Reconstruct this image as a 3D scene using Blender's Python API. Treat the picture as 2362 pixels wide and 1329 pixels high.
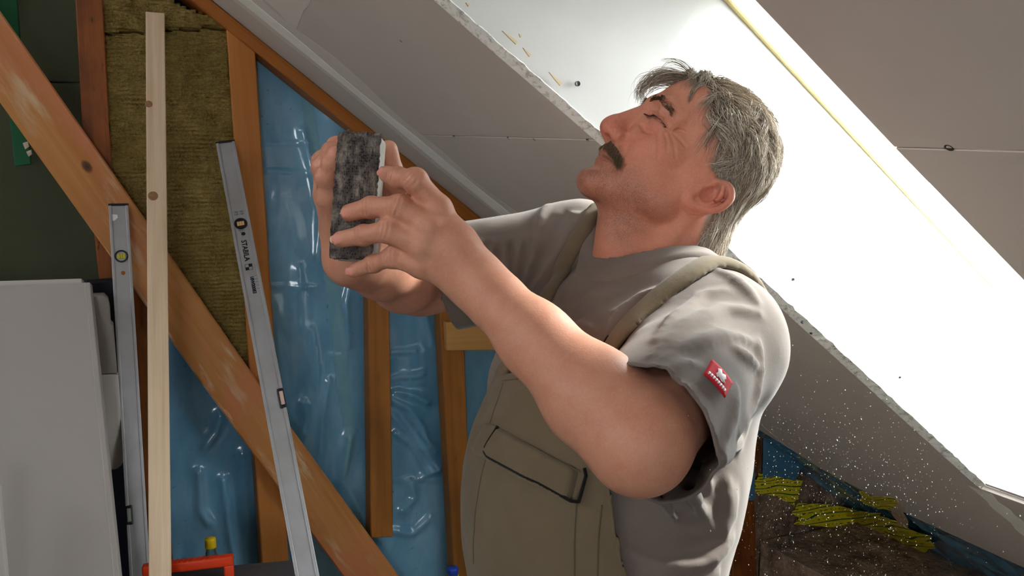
import bpy, bmesh, math, random
import numpy as np
from mathutils import Vector, Matrix, Euler

for o in list(bpy.data.objects):
    bpy.data.objects.remove(o, do_unlink=True)
random.seed(7)
RNG = np.random.default_rng(7)
SC = bpy.context.scene
COL = SC.collection

# ------------------------------------------------------------------ camera
# X runs along the gable wall, Y towards it, Z up.  Camera at eye height.
FPX, CX, CY = 2100.0, 1181.0, 664.5
PITCH, YAW = math.radians(-7), math.radians(-24)
CAM_O = np.array([0.0, 0.0, 1.6])
CAM_F = np.array([-math.sin(YAW) * math.cos(PITCH), math.cos(YAW) * math.cos(PITCH), math.sin(PITCH)])
CAM_R = np.array([math.cos(YAW), math.sin(YAW), 0.0])
CAM_U = np.cross(CAM_R, CAM_F)
cd = bpy.data.cameras.new('camera')
cam = bpy.data.objects.new('camera', cd)
COL.objects.link(cam)
cam.matrix_world = Matrix(((CAM_R[0], CAM_U[0], -CAM_F[0], 0), (CAM_R[1], CAM_U[1], -CAM_F[1], 0),
                           (CAM_R[2], CAM_U[2], -CAM_F[2], 1.6), (0, 0, 0, 1)))
cd.sensor_width = 36.0
cd.lens = FPX / 2362 * 36
cd.clip_start = 0.05
SC.camera = cam

# ------------------------------------------------------------------ light and exposure
SKY = 15.0
w = bpy.data.worlds.new('overcast_sky')
SC.world = w
w.use_nodes = True
bg = w.node_tree.nodes['Background']
bg.inputs[0].default_value = (0.93, 0.97, 1.0, 1)
bg.inputs[1].default_value = SKY
SC.view_settings.view_transform = 'Standard'
SC.view_settings.look = 'None'
SC.view_settings.gamma = 1.0
SC.view_settings.use_curve_mapping = False
SC.view_settings.exposure = 0.12
SC.cycles.use_denoising = True
SC.cycles.max_bounces = 4
SC.cycles.diffuse_bounces = 3
SC.cycles.glossy_bounces = 2
SC.cycles.transmission_bounces = 4
SC.cycles.transparent_max_bounces = 4
SC.cycles.use_adaptive_sampling = True
SC.cycles.adaptive_threshold = 0.1
SC.cycles.adaptive_min_samples = 16
SC.cycles.caustics_reflective = False
SC.cycles.caustics_refractive = False
SC.cycles.sample_clamp_indirect = 8.0

# hazy sun falling in through the roof window, from behind the man's shoulder
sl = bpy.data.lights.new('hazy_sun', 'SUN'); sl.energy = 15.0; sl.angle = math.radians(9); sl.color = (1.0, 0.98, 0.96)
so = bpy.data.objects.new('hazy_sun', sl); COL.objects.link(so)
SUN_FROM = Vector((0.83, 0.04, 0.56)).normalized()
so.rotation_euler = SUN_FROM.to_track_quat('Z', 'Y').to_euler(); so.location = (4, 1, 4)

def portal(name, loc, normal, up, sx, sy):
    """sky portal in a window opening: guides sampling of the sky, gives no light of its own"""
    l = bpy.data.lights.new(name, 'AREA')
    l.shape = 'RECTANGLE'; l.size = sx; l.size_y = sy
    l.cycles.is_portal = True
    o = bpy.data.objects.new(name, l); COL.objects.link(o)
    z = -np.array(normal, float); z /= np.linalg.norm(z)
    y = np.array(up, float); y -= z * (y @ z); y /= np.linalg.norm(y)
    x = np.cross(y, z)
    o.matrix_world = Matrix(((x[0], y[0], z[0], loc[0]), (x[1], y[1], z[1], loc[1]), (x[2], y[2], z[2], loc[2]), (0, 0, 0, 1)))
    return o

# ------------------------------------------------------------------ placing helpers
def ray(x, y):
    return CAM_F + CAM_R * ((x - CX) / FPX) - CAM_U * ((y - CY) / FPX)
def PD(x, y, dep):                       # sight line x, y at a distance
    return CAM_O + ray(x, y) * dep
def atY(x, y, Y):                        # sight line on a plane parallel to the gable wall
    d = ray(x, y); return CAM_O + d * ((Y - CAM_O[1]) / d[1])
WALL_Y = 2.7
SA = atY(488, 0, WALL_Y)                 # where the roof slope meets the gable wall
SD = np.array([0.79197383, 0, -0.61055504])   # down the slope
SN = np.array([0.61055504, 0, 0.79197383])    # out of the room
def slope(s, Y, h=0.0):
    p = SA + SD * s + SN * h
    return np.array([p[0], Y, p[2]])
def to_slope(x, y, h=0.0):
    d = ray(x, y); p = CAM_O + d * (((SA + SN * h - CAM_O) @ SN) / (d @ SN))
    return ((p - SA) @ SD, p[1])

# ------------------------------------------------------------------ object helpers
def tag(o, label=None, cat=None, group=None, kind=None):
    if label: o['label'] = label
    if cat: o['category'] = cat
    if group: o['group'] = group
    if kind: o['kind'] = kind
    return o
def link(name, me, mat=None, parent=None):
    o = bpy.data.objects.new(name, me); COL.objects.link(o)
    if mat is not None and not me.materials: me.materials.append(mat)
    if parent is not None: o.parent = parent
    return o
def empty(name, loc=(0, 0, 0), rot=None):
    o = bpy.data.objects.new(name, None); COL.objects.link(o)
    o.location = loc
    if rot is not None: o.rotation_euler = rot
    o.empty_display_size = 0.05
    return o
def mk(name, verts, faces, mat, parent=None, smooth=False, bevel=0, seg=1):
    me = bpy.data.meshes.new(name)
    me.from_pydata([tuple(map(float, v)) for v in verts], [], [tuple(int(i) for i in f) for f in faces])
    bm = bmesh.new(); bm.from_mesh(me)
    bmesh.ops.recalc_face_normals(bm, faces=bm.faces)
    if bevel:
        bmesh.ops.bevel(bm, geom=[e for e in bm.edges if len(e.link_faces) == 2 and e.calc_face_angle(0) > 0.5],
                        offset=bevel, segments=seg, profile=0.6, affect='EDGES', clamp_overlap=True)
    bm.to_mesh(me); bm.free()
    if smooth: me.polygons.foreach_set('use_smooth', [True] * len(me.polygons))
    return link(name, me, mat, parent)
def frame(o, origin, zdir, xhint):
    z = np.array(zdir, float); z /= np.linalg.norm(z)
    x = np.array(xhint, float); x -= z * (x @ z); x /= np.linalg.norm(x)
    y = np.cross(z, x)
    o.matrix_world = Matrix(((x[0], y[0], z[0], origin[0]), (x[1], y[1], z[1], origin[1]), (x[2], y[2], z[2], origin[2]), (0, 0, 0, 1)))
    return np.array([x, y, z])
def boxmesh(x0, x1, y0, y1, z0, z1):
    v = [(x, y, z) for x in (x0, x1) for y in (y0, y1) for z in (z0, z1)]
    f = [(0, 1, 3, 2), (4, 6, 7, 5), (0, 4, 5, 1), (2, 3, 7, 6), (0, 2, 6, 4), (1, 5, 7, 3)]
    return v, f
def box(name, b, mat, parent=None, bevel=0.0, seg=1, smooth=False):
    v, f = boxmesh(*b); return mk(name, v, f, mat, parent, smooth, bevel, seg)
def slab(name, pts, y0, y1, mat, bevel=0.002, px=True, parent=None, seg=1, rough=0.0, div=0):
    """prism between the planes Y=y0 (front) and Y=y1, its front outline on the wall given by sight lines;
    own frame with local Z along the longest side so that the grain follows it"""
    P = [atY(x, y, y0) for x, y in pts] if px else [np.array([x, y0, z]) for x, z in pts]
    n = len(P); E = [P[(i + 1) % n] - P[i] for i in range(n)]
    i = max(range(n), key=lambda k: np.linalg.norm(E[k]))
    zd = E[i] / np.linalg.norm(E[i])
    if zd[2] < 0: zd = -zd
    org = min(P, key=lambda p: p[2])
    xd = np.cross([0, 1, 0], zd)
    R = np.array([xd, [0, 1, 0], zd])
    L = [R @ (p - org) for p in P]
    if rough:
        M = []
        for k in range(n):
            a, b = L[k], L[(k + 1) % n]; m = max(1, int(np.linalg.norm(b - a) / 0.025))
            for q in range(m):
                t = q / m; e = (b - a) / np.linalg.norm(b - a)
                M.append(a + (b - a) * t + np.array([e[2], 0, -e[0]]) * RNG.normal(0, rough))
        L = M; n = len(L)
    dy = y1 - y0
    verts = L + [l + np.array([0, dy, 0]) for l in L]
    faces = [tuple(range(n)), tuple(range(2 * n - 1, n - 1, -1))] + [(k, (k + 1) % n, n + (k + 1) % n, n + k) for k in range(n)]
    o = mk(name, verts, faces, mat, None, False, bevel, seg)
    M4 = Matrix(((R[0][0], R[1][0], R[2][0], org[0]), (R[0][1], R[1][1], R[2][1], org[1]), (R[0][2], R[1][2], R[2][2], org[2]), (0, 0, 0, 1)))
    o.matrix_world = M4
    if parent is not None:
        o.parent = parent; o.matrix_parent_inverse = parent.matrix_world.inverted()
    return o
def lathe(name, prof, mat, parent=None, n=20, smooth=True):
    v = []; f = []
    for r, z in prof:
        for k in range(n):
            a = 2 * math.pi * k / n; v.append((r * math.cos(a), r * math.sin(a), z))
    m = len(prof)
    for i in range(m - 1):
        for k in range(n):
            f.append((i * n + k, i * n + (k + 1) % n, (i + 1) * n + (k + 1) % n, (i + 1) * n + k))
    f.append(tuple(range(n))); f.append(tuple(range((m - 1) * n, m * n)))
    return mk(name, v, f, mat, parent, smooth)
def lin(c):
    return tuple((x / 255 / 12.92 if x / 255 <= 0.04045 else ((x / 255 + 0.055) / 1.055) ** 2.4) for x in c) + (1.0,)

# ------------------------------------------------------------------ material helpers
class NT:
    def __init__(s, name, rough=0.6, spec=0.3):
        s.m = bpy.data.materials.new(name); s.m.use_nodes = True
        s.t = s.m.node_tree; s.b = s.t.nodes['Principled BSDF']
        s.b.inputs['Roughness'].default_value = rough
        s.b.inputs['Specular IOR Level'].default_value = spec
    def n(s, typ, **kw):
        nd = s.t.nodes.new(typ)
        for k, v in kw.items():
            if k.startswith('i_'):
                key = k[2:]; key = int(key) if key.isdigit() else key
                s.set(nd.inputs[key], v)
            else: setattr(nd, k, v)
        return nd
    def set(s, inp, v):
        if isinstance(v, bpy.types.NodeSocket): s.t.links.new(v, inp)
        elif isinstance(v, bpy.types.Node): s.t.links.new(v.outputs[0], inp)
        else: inp.default_value = v
    def obj(s, scale=(1, 1, 1), loc=(0, 0, 0), rot=(0, 0, 0), src='Object'):
        tc = s.n('ShaderNodeTexCoord')
        return s.n('ShaderNodeMapping', i_0=tc.outputs[src], i_Scale=scale, i_Location=loc, i_Rotation=rot)
    def noise(s, vec, scale, detail=4, rough=0.55, dist=0.0):
        return s.n('ShaderNodeTexNoise', i_Vector=vec, i_Scale=scale, i_Detail=detail, i_Roughness=rough, i_Distortion=dist)
    def ramp(s, fac, stops, interp='LINEAR'):
        r = s.n('ShaderNodeValToRGB', i_0=fac); r.color_ramp.interpolation = interp
        e = r.color_ramp.elements
        while len(e) < len(stops): e.new(0.5)
        for el, (p, c) in zip(e, stops):
            el.position = p; el.color = c if len(c) == 4 else (*c, 1)
        return r
    def mix(s, fac, a, b, mode='MIX'):
        m = s.n('ShaderNodeMix', data_type='RGBA', blend_type=mode)
        s.set(m.inputs[0], fac); s.set(m.inputs[6], a); s.set(m.inputs[7], b)
        return m.outputs[2]
    def math(s, op, a, b=0.0, c=None):
        m = s.n('ShaderNodeMath', operation=op); s.set(m.inputs[0], a); s.set(m.inputs[1], b)
        if c is not None: s.set(m.inputs[2], c)
        return m.outputs[0]
    def col(s, v): s.set(s.b.inputs['Base Color'], v); return s
    def bump(s, h, strength=0.3, dist=0.002):
        b = s.n('ShaderNodeBump', i_Height=h); b.inputs['Strength'].default_value = strength; b.inputs['Distance'].default_value = dist
        s.t.links.new(b.outputs[0], s.b.inputs['Normal']); return s
G0, G1 = (0, 0, 0, 1), (1, 1, 1, 1)

def wood(name, ca, cb, knot=(60, 30, 12), scuff=0.0, pink=0.0, dark=0.0, seed=0.0, rough=0.55, ring=28):
    k = NT(name, rough, 0.3)
    v = k.obj((1, 1, 0.045), (seed, seed * 1.7, seed * 0.3))
    n1 = k.noise(v, ring, 5, 0.6, 0.6)
    v2 = k.obj((1, 1, 0.012), (seed, seed, seed))
    fine = k.noise(v2, 260, 3, 0.6)
    base = k.mix(k.ramp(n1, [(0.36, G0), (0.64, G1)]).outputs[0], lin(ca), lin(cb))
    base = k.mix(k.math('MULTIPLY', fine.outputs[0], 0.35), base, lin([c * 0.7 for c in ca]))
    # knots
    vo = k.n('ShaderNodeTexVoronoi', i_Vector=k.obj((1, 1, 0.62), (seed * 3.1, 0.4, seed)), i_Scale=4.2, i_Randomness=1.0)
    kn = k.ramp(vo.outputs['Distance'], [(0.0, G1), (0.035, (.8, .8, .8, 1)), (0.055, G0)])
    base = k.mix(kn.outputs[0], base, lin(knot))
    big = k.noise(k.obj((1, 1, 0.5), (seed, 3, seed)), 5, 4, 0.6)
    if dark:
        base = k.mix(k.math('MULTIPLY', k.ramp(big, [(0.45, G0), (0.7, G1)]).outputs[0], dark), base, lin((45, 24, 10)))
        sp = k.noise(k.obj((1, 1, 0.25), (seed, 9, 2)), 60, 2)
        base = k.mix(k.math('MULTIPLY', k.ramp(sp, [(0.66, G0), (0.72, G1)]).outputs[0], dark), base, lin((35, 20, 10)))
    if pink:
        pn = k.noise(k.obj((1, 1, 0.35), (seed + 4, 1, 7)), 6, 4, 0.6)
        base = k.mix(k.math('MULTIPLY', k.ramp(pn, [(0.48, G0), (0.62, G1)]).outputs[0], pink), base, lin((205, 120, 90)))
    if scuff:
        sn = k.noise(k.obj((1, 1, 0.16), (seed + 11, 5, 3), (0, 0.18, 0)), 26, 5, 0.62)
        sm = k.noise(k.obj((1, 1, 0.6), (seed + 2, 5, 3)), 5, 3)
        m = k.math('MULTIPLY', k.ramp(sn, [(0.52, G0), (0.64, G1)]).outputs[0], k.ramp(sm, [(0.42, G0), (0.6, G1)]).outputs[0])
        base = k.mix(k.math('MULTIPLY', m, scuff), base, lin((215, 190, 160)))
    k.col(base)
    k.bump(k.math('ADD', n1.outputs[0], k.math('MULTIPLY', fine.outputs[0], 0.5)), 0.35, 0.0015)
    return k.m
def plain(name, c, rough=0.5, spec=0.3, metal=0.0, var=0.0, scale=20, c2=None, bump=0.0, bscale=200):
    k = NT(name, rough, spec)
    k.b.inputs['Metallic'].default_value = metal
    if var:
        n = k.noise(k.obj(), scale, 5, 0.6)
        c2 = c2 or [x * 0.6 for x in c]
        k.col(k.mix(k.math('MULTIPLY', k.ramp(n, [(0.4, G0), (0.7, G1)]).outputs[0], var), lin(c), lin(c2)))
    else: k.col(lin(c))
    if bump:
        k.bump(k.noise(k.obj(), bscale, 3, 0.6).outputs[0], bump, 0.001)
    return k.m
# ================================================================== ROOM SHELL
M = {}
def plasterboard(name, c, seed=0.0, smear=0.25):
    k = NT(name, 0.85, 0.15)
    n = k.noise(k.obj((1, 1, 1), (seed, seed, 0)), 3.0, 5, 0.6)
    b = k.mix(k.math('MULTIPLY', k.ramp(n, [(0.45, G0), (0.62, G1)]).outputs[0], smear), lin(c), lin([min(255, x * 1.07) for x in c]))
    f = k.noise(k.obj(), 420, 2, 0.6)
    b = k.mix(k.math('MULTIPLY', f.outputs[0], 0.10), b, lin([x * 0.8 for x in c]))
    k.col(b); k.bump(f.outputs[0], 0.12, 0.0006)
    return k.m
M['board'] = plasterboard('plasterboard_paper', (206, 195, 187))
M['reveal'] = plasterboard('plasterboard_reveal', (188, 185, 182), 3.0)
M['filler'] = plain('joint_filler', (248, 245, 239), 0.9, 0.1, var=0.3, scale=14, c2=(214, 207, 200), bump=0.15, bscale=120)
k = NT('gypsum_core', 0.95, 0.05)
n1 = k.noise(k.obj(), 70, 4, 0.7)
k.col(k.mix(k.ramp(n1, [(0.5, G0), (0.66, G1)]).outputs[0], lin((228, 226, 220)), lin((168, 162, 152))))
k.bump(n1.outputs[0], 0.7, 0.004); M['gypsum'] = k.m
M['screw'] = plain('drywall_screw', (26, 24, 24), 0.45, 0.5)
M['concrete'] = plain('screed', (128, 122, 115), 0.9, 0.1, var=0.5, scale=6)
M['white_wall'] = plain('white_plaster', (215, 210, 202), 0.9, 0.1)
M['greenboard'] = plain('green_impregnated_board', (80, 82, 64), 0.85, 0.1, var=0.25, scale=4)
M['frame_pine'] = wood('window_frame_pine', (236, 214, 150), (244, 228, 176), (200, 160, 100), seed=2.0)
k = NT('window_glass', 0.02, 0.5)      # thin clear pane: mostly see-through, a little mirror-like
tr = k.n('ShaderNodeBsdfTransparent'); tr.inputs[0].default_value = (0.93, 0.96, 0.95, 1)
gl = k.n('ShaderNodeBsdfGlossy'); gl.inputs['Roughness'].default_value = 0.02
mx = k.n('ShaderNodeMixShader', i_0=0.06); k.t.links.new(tr.outputs[0], mx.inputs[1]); k.t.links.new(gl.outputs[0], mx.inputs[2])
k.t.links.new(mx.outputs[0], k.t.nodes['Material Output'].inputs[0]); M['glass'] = k.m

# ---- floor
FL = empty('floor'); tag(FL, 'grey screed floor of the attic', kind='structure')
box('screed', (-3.2, 4.2, -2.6, 3.4, -0.1, 0.0), M['concrete'], FL)

# ---- sloping ceiling: plasterboard sheets between gable and roof window, and on the near side of it
CE = empty('ceiling'); tag(CE, 'sloping plasterboard ceiling running down beside the roof window', kind='structure')
def board(name, pts, mat=None, h0=0.0, h1=0.0125, parent=CE, bevel=0.001):
    n = len(pts)
    v = [slope(s, y, h0) for s, y in pts] + [slope(s, y, h1) for s, y in pts]
    f = [tuple(range(n)), tuple(range(2 * n - 1, n - 1, -1))] + [(i, (i + 1) % n, n + (i + 1) % n, n + i) for i in range(n)]
    return mk(name, v, f, mat or M['board'], parent, bevel=bevel)
def joint(Y): return 0.613 + (2.322 - Y) * 0.081
TOP = -1.75
EDGE = [(2.02, 2.70), (2.238, 2.529), (2.454, 2.362), (2.587, 2.077), (2.639, 1.702)]
OPEN = 0.15
YR = [(OPEN, 1.525), (0.298, 1.522), (0.696, 1.492), (1.202, 1.484), (2.0, 1.474), (2.075, 1.474)]   # far edge of the opening
YN = [(OPEN, 0.852), (0.471, 0.842), (1.01, 0.813), (2.0, 0.80), (2.075, 0.80)]                    # near edge
g = 0.0012
board('plasterboard', [(TOP, 2.436), (2.35, 2.436), (2.238, 2.529), (2.02, 2.70), (TOP, 2.70)])
board('plasterboard', [(TOP, 1.53), (0.298, 1.522), (joint(1.5) - g, 1.498), (joint(2.434) - g, 2.434), (TOP, 2.434)])
board('plasterboard', [(joint(1.5) + g, 1.498), (0.72, 1.492), (1.202, 1.484), (2.0, 1.474), (2.60, 1.474), (2.639, 1.702), (2.587, 2.077), (2.454, 2.362), (2.355, 2.434), (joint(2.434) + g, 2.434)])
board('plasterboard', [(2.013, 1.472), (2.013, -2.6), (2.64, -2.6), (2.66, 0.6), (2.60, 1.472)])
board('plasterboard', [(TOP, 0.86), (0.471, 0.842), (joint(0.83) - g, 0.83), (joint(-2.6) - g, -2.6), (TOP, -2.6)])
board('plasterboard', [(joint(0.83) + g, 0.83), (1.01, 0.813), (2.0, 0.80), (2.0, -2.6), (joint(-2.6) + g, -2.6)])
board('plasterboard', [(TOP, 0.862), (TOP, 1.528), (OPEN - g, 1.526), (OPEN - g, 0.854)])
# joint filler: broad smeared band over the seam by the gable, with feathered second coat, and a big patch above
def smear(name, path, w0, w1, h, seed, mat=None):
    r = np.random.default_rng(seed); L = []; R = []
    for i in range(61):
        t = i / 60; s = path[0][0] + (path[1][0] - path[0][0]) * t; y = path[0][1] + (path[1][1] - path[0][1]) * t
        a = w0 * (1 + 0.18 * math.sin(t * 31 + seed) + r.normal(0, .03)); b = w1 * (1 + 0.2 * math.sin(t * 23 + 2 * seed) + 0.14 * math.sin(t * 61) + r.normal(0, .03))
        L.append(slope(s, y + a, -h)); R.append(slope(s, y - b, -h))
    n = len(L); v = L + [slope(*p) for p in []] + R
    v = np.array(v); f = [(i, i + 1, n + i + 1, n + i) for i in range(n - 1)]
    back = v + SN * (h - 0.0002)
    V = np.vstack([v, back]); m = len(v)
    F = f + [(m + a, m + d, m + c, m + b) for a, b, c, d in f] + [(i, i + 1, m + i + 1, m + i) for i in range(n - 1)] + [(n + i, n + i + 1, m + n + i + 1, m + n + i) for i in range(n - 1)]
    return mk(name, V, F, mat or M['filler'], CE)
M['filler2'] = plain('feathered_filler', (222, 213, 205), 0.9, 0.1, var=0.4, scale=10, c2=(205, 197, 191))
smear('filler_coat', ((TOP, 2.44), (1.5, 2.44)), 0.075, 0.11, 0.0006, 3, M['filler2'])
smear('joint_filler', ((TOP, 2.435), (1.9, 2.435)), 0.040, 0.036, 0.0014, 5)
P = [to_slope(*p) for p in ((470, -40), (600, -10), (640, 25), (682, 72), (690, 50), (700, 25), (716, 8), (725, -40))]
board('filler_patch', P, M['filler2'], -0.0006, -0.0001, bevel=0)
smear('joint_filler', ((2.02, 1.478), (2.62, 1.478)), 0.03, 0.03, 0.0012, 8)
# screws
def screw(px, py, r=0.0042, el=1.0):
    s, y = to_slope(px, py); c = slope(s, y, 0)
    ring = []
    for k in range(12):
        a = 2 * math.pi * k / 12
        ring.append(c + SD * (r * math.cos(a)) + np.array([0, 1, 0]) * (r * el * math.sin(a)))
    v = [p - SN * 0.0004 for p in ring] + [p + SN * 0.004 for p in ring] + [c + SN * 0.0008]
    f = [(k, (k + 1) % 12, 12 + (k + 1) % 12, 12 + k) for k in range(12)] + [(k, (k + 1) % 12, 24) for k in range(12)]
    return mk('screw', v, f, M['screw'], CE)
for p in ((1047, 315), (1172, 319), (1232, 322), (1355, 323)): screw(*p, 0.0035)
screw(2189, 341, 0.0055)
for p in ((1870, 770), (1945, 985), (2110, 1060), (1850, 745), (925, 95), (1560, 1020)): screw(*p, 0.003)

# ---- roof window: lined opening, timber frame, glass
W1 = empty('window_1'); tag(W1, 'roof window in the slope with white plasterboard lining and pine frame', kind='structure')
HR = 0.385
def strip(name, ptsA, ptsB, thick, mat, parent=W1, bevel=0.0):
    """panel between two polylines A (room side) and B (roof side), thickened along `thick`"""
    n = len(ptsA); a = [np.array(p) for p in ptsA]; b = [np.array(p) for p in ptsB]; t = np.array(thick)
    v = a + b + [p + t for p in a] + [p + t for p in b]
    f = []
    for i in range(n - 1):
        f += [(i, i + 1, n + i + 1, n + i), (2 * n + i, 3 * n + i, 3 * n + i + 1, 2 * n + i + 1), (i, 2 * n + i, 2 * n + i + 1, i + 1), (n + i, n + i + 1, 3 * n + i + 1, 3 * n + i)]
    f += [(0, n, 3 * n, 2 * n), (n - 1, 3 * n - 1, 4 * n - 1, 2 * n - 1)]
    return mk(name, v, f, mat, parent, bevel=bevel)
strip('lining_board', [slope(s, y, 0.013) for s, y in YR], [slope(s, y + .002, HR) for s, y in YR], (0, 0.0125, 0), M['reveal'])
strip('lining_board', [slope(s, y, 0.013) for s, y in YN], [slope(s, y, HR) for s, y in YN], (0, -0.0125, 0), M['reveal'])
strip('lining_board', [slope(2.0, 1.474, 0.013), slope(2.0, 0.80, 0.013)], [slope(2.06, 1.474, HR), slope(2.06, 0.80, HR)], SD * 0.0125, M['reveal'])
strip('lining_board', [slope(OPEN, 1.526, 0.013), slope(OPEN, 0.852, 0.013)], [slope(0.645, 1.50, HR), slope(0.645, 0.83, HR)], SN * 0.0125, M['reveal'])
# crumbly cut edge of the ceiling board along the opening
n = 150; A_ = []; B_ = []
r = np.random.default_rng(4)
for i in range(n):
    s = OPEN + (1.999 - OPEN) * i / (n - 1); y = np.interp(s, [q[0] for q in YR], [q[1] for q in YR])
    A_.append(slope(s, y + 0.0005 + abs(r.normal(0, .0008)), -0.0012)); B_.append(slope(s, y - 0.0185 + r.normal(0, .0013), 0.0105 + r.normal(0, .0008)))
strip('cut_edge', A_, B_, SN * 0.003 + np.array([0, .004, 0]), M['gypsum'])
# frame bars and glass
def bar(name, s0, s1, y0, y1, h0, h1, mat, parent=W1, bevel=0.003):
    v = [slope(s, y, h) for s in (s0, s1) for y in (y0, y1) for h in (h0, h1)]
    return mk(name, v, [(0, 1, 3, 2), (4, 6, 7, 5), (0, 4, 5, 1), (2, 3, 7, 6), (0, 2, 6, 4), (1, 5, 7, 3)], mat, parent, bevel=bevel)
bar('frame_bar', 0.56, 2.12, 1.4790, 1.57, HR, HR + 0.009, M['frame_pine'])
bar('frame_bar', 0.56, 2.12, 0.76, 0.85, HR, HR + 0.009, M['frame_pine'])
bar('frame_bar', 2.05, 2.15, 0.76, 1.57, HR + .0095, HR + 0.02, M['frame_pine'])
bar('frame_bar', 0.56, 0.74, 0.76, 1.57, HR + .0095, HR + 0.02, M['frame_pine'])
bar('pane', 0.74, 2.05, 0.76, 1.57, HR + 0.012, HR + 0.016, M['glass'], bevel=0)
# screw holes and knife scratches on the lining
def on_reveal(px, py, y=1.487): return atY(px, py, y)
def dot(name, px, py, r, mat, y=1.487):
    c = on_reveal(px, py, y)
    v = [c + SD * (r * math.cos(a)) + SN * (r * math.sin(a)) - np.array([0, .0006, 0]) for a in np.linspace(0, 2 * math.pi, 14, endpoint=False)]
    v2 = [p + np.array([0, .004, 0]) for p in v]
    mk(name, v + v2 + [c + np.array([0, .001, 0])], [(k, (k + 1) % 14, 14 + (k + 1) % 14, 14 + k) for k in range(14)] + [(k, (k + 1) % 14, 28) for k in range(14)], mat, W1)
dot('screw', 1333, 193, 0.0048, M['screw'], 1.4895); dot('screw', 1830, 645, 0.0026, M['screw'], 1.482); dot('screw', 2076, 871, 0.0024, M['screw'], 1.478)
M['scratch'] = plain('torn_paper', (190, 172, 140), 0.9, 0.1)
for a, b, wd in (((1158, 71), (1192, 99), 3.5), ((1206, 110), (1223, 129), 3), ((1266, 166), (1294, 195), 3.5), ((1074, 6), (1082, 12), 3), ((1197, 78), (1202, 85), 2)):
    A, B = on_reveal(*a, 1.489), on_reveal(*b, 1.489); e = B - A; e /= np.linalg.norm(e); q = np.cross(e, [0, 1, 0]) * wd / 1150
    off = np.array([0, -.0015, 0])
    vv = [A + off, A * .5 + B * .5 + q * .6 + off, B + q + off, B - q + off, A * .5 + B * .5 - q * .6 + off]
    mk('paper_tear', vv + [p + np.array([0, .004, 0]) for p in vv], [(0, 1, 2, 3, 4), (9, 8, 7, 6, 5)] + [(k, (k + 1) % 5, 5 + (k + 1) % 5, 5 + k) for k in range(5)], M['scratch'], W1)
portal('sky_portal_roof', slope(1.395, 1.165, HR + 0.08), -SN, (0, 1, 0), 1.34, 0.66)

# ---- unseen deck, added to stop sky light leaking in, open only at the window
RD = empty('roof'); tag(RD, 'dark unseen deck above the sloping ceiling, added to stop stray sky light', kind='structure')
M['deck'] = plain('light_stop_deck', (70, 52, 38), 0.9, 0.1, var=0.4, scale=8)
for pts in ([(-2.0, 0.70), (3.6, 0.70), (3.6, -2.7), (-2.0, -2.7)], [(-2.0, 1.62), (3.6, 1.62), (3.6, 3.1), (-2.0, 3.1)], [(-2.0, 0.70), (0.5, 0.70), (0.5, 1.62), (-2.0, 1.62)], [(2.2, 0.70), (3.6, 0.70), (3.6, 1.62), (2.2, 1.62)]):
    board('light_stop_board', pts, M['deck'], 0.43, 0.45, RD, 0)

# ---- rest of the shell, outside the picture: flat ceiling, left and rear walls with a window
WL = empty('wall_left'); tag(WL, 'white plastered wall on the left of the room', kind='structure')
box('plaster', (-3.2, -3.1, -2.6, 3.4, 0, 2.9), M['white_wall'], WL)
WR = empty('wall_right'); tag(WR, 'low knee wall under the slope', kind='structure')
curb = box('masonry_curb', (2.25, 3.1, -2.6, 2.69, 0, 0.2), None, WR)
zt = slope(TOP, 0)[2]; xt = slope(TOP, 0)[0]
CF = empty('ceiling'); tag(CF, 'flat collar ceiling above the slope', kind='structure')
box('plasterboard', (-3.2, xt + .02, -2.6, 3.4, zt, zt + 0.05), M['white_wall'], CF)
WB = empty('wall_rear'); tag(WB, 'rear gable wall with a large window behind the camera', kind='structure')
RW = (-1.35, -0.5, 1.1, 2.05)   # window opening x0 x1 z0 z1
Yr = -2.5
for b in ((-3.2, RW[0], 0, zt), (RW[1], 3.2, 0, zt), (RW[0], RW[1], 0, RW[2]), (RW[0], RW[1], RW[3], zt)):
    box('plaster', (b[0], b[1], Yr - .1, Yr, b[2], b[3]), M['white_wall'], WB)
W2 = empty('window_2'); tag(W2, 'large window in the rear gable wall', kind='structure')
for b in ((RW[0], RW[0] + .06, RW[2], RW[3]), (RW[1] - .06, RW[1], RW[2], RW[3]), (-.955, -.895, RW[2], RW[3]), (RW[0], RW[1], RW[2], RW[2] + .06), (RW[0], RW[1], RW[3] - .06, RW[3])):
    box('frame_bar', (b[0], b[1], Yr - .08, Yr - .02, b[2], b[3]), M['white_wall'], W2)
# ---- gable wall (behind the timbers): green impregnated board on the far side of the stud wall
WG = empty('wall_gable'); tag(WG, 'dim green plasterboard seen through the open stud wall', kind='structure')
box('green_board', (-3.2, 1.2, 2.99, 3.0025, 1.872, 3.0), M['greenboard'], WG, 0.002)
box('green_board', (-3.2, 1.2, 2.99, 3.0025, 0, 1.868), M['greenboard'], WG, 0.002)
box('back_board', (-3.2, 3.4, 3.01, 3.03, 0, 3.2), M['concrete'], WG)
portal('sky_portal_rear', ((RW[0] + RW[1]) / 2, Yr - .12, (RW[2] + RW[3]) / 2), (0, 1, 0), (0, 0, 1), RW[1] - RW[0], RW[3] - RW[2])
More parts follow.
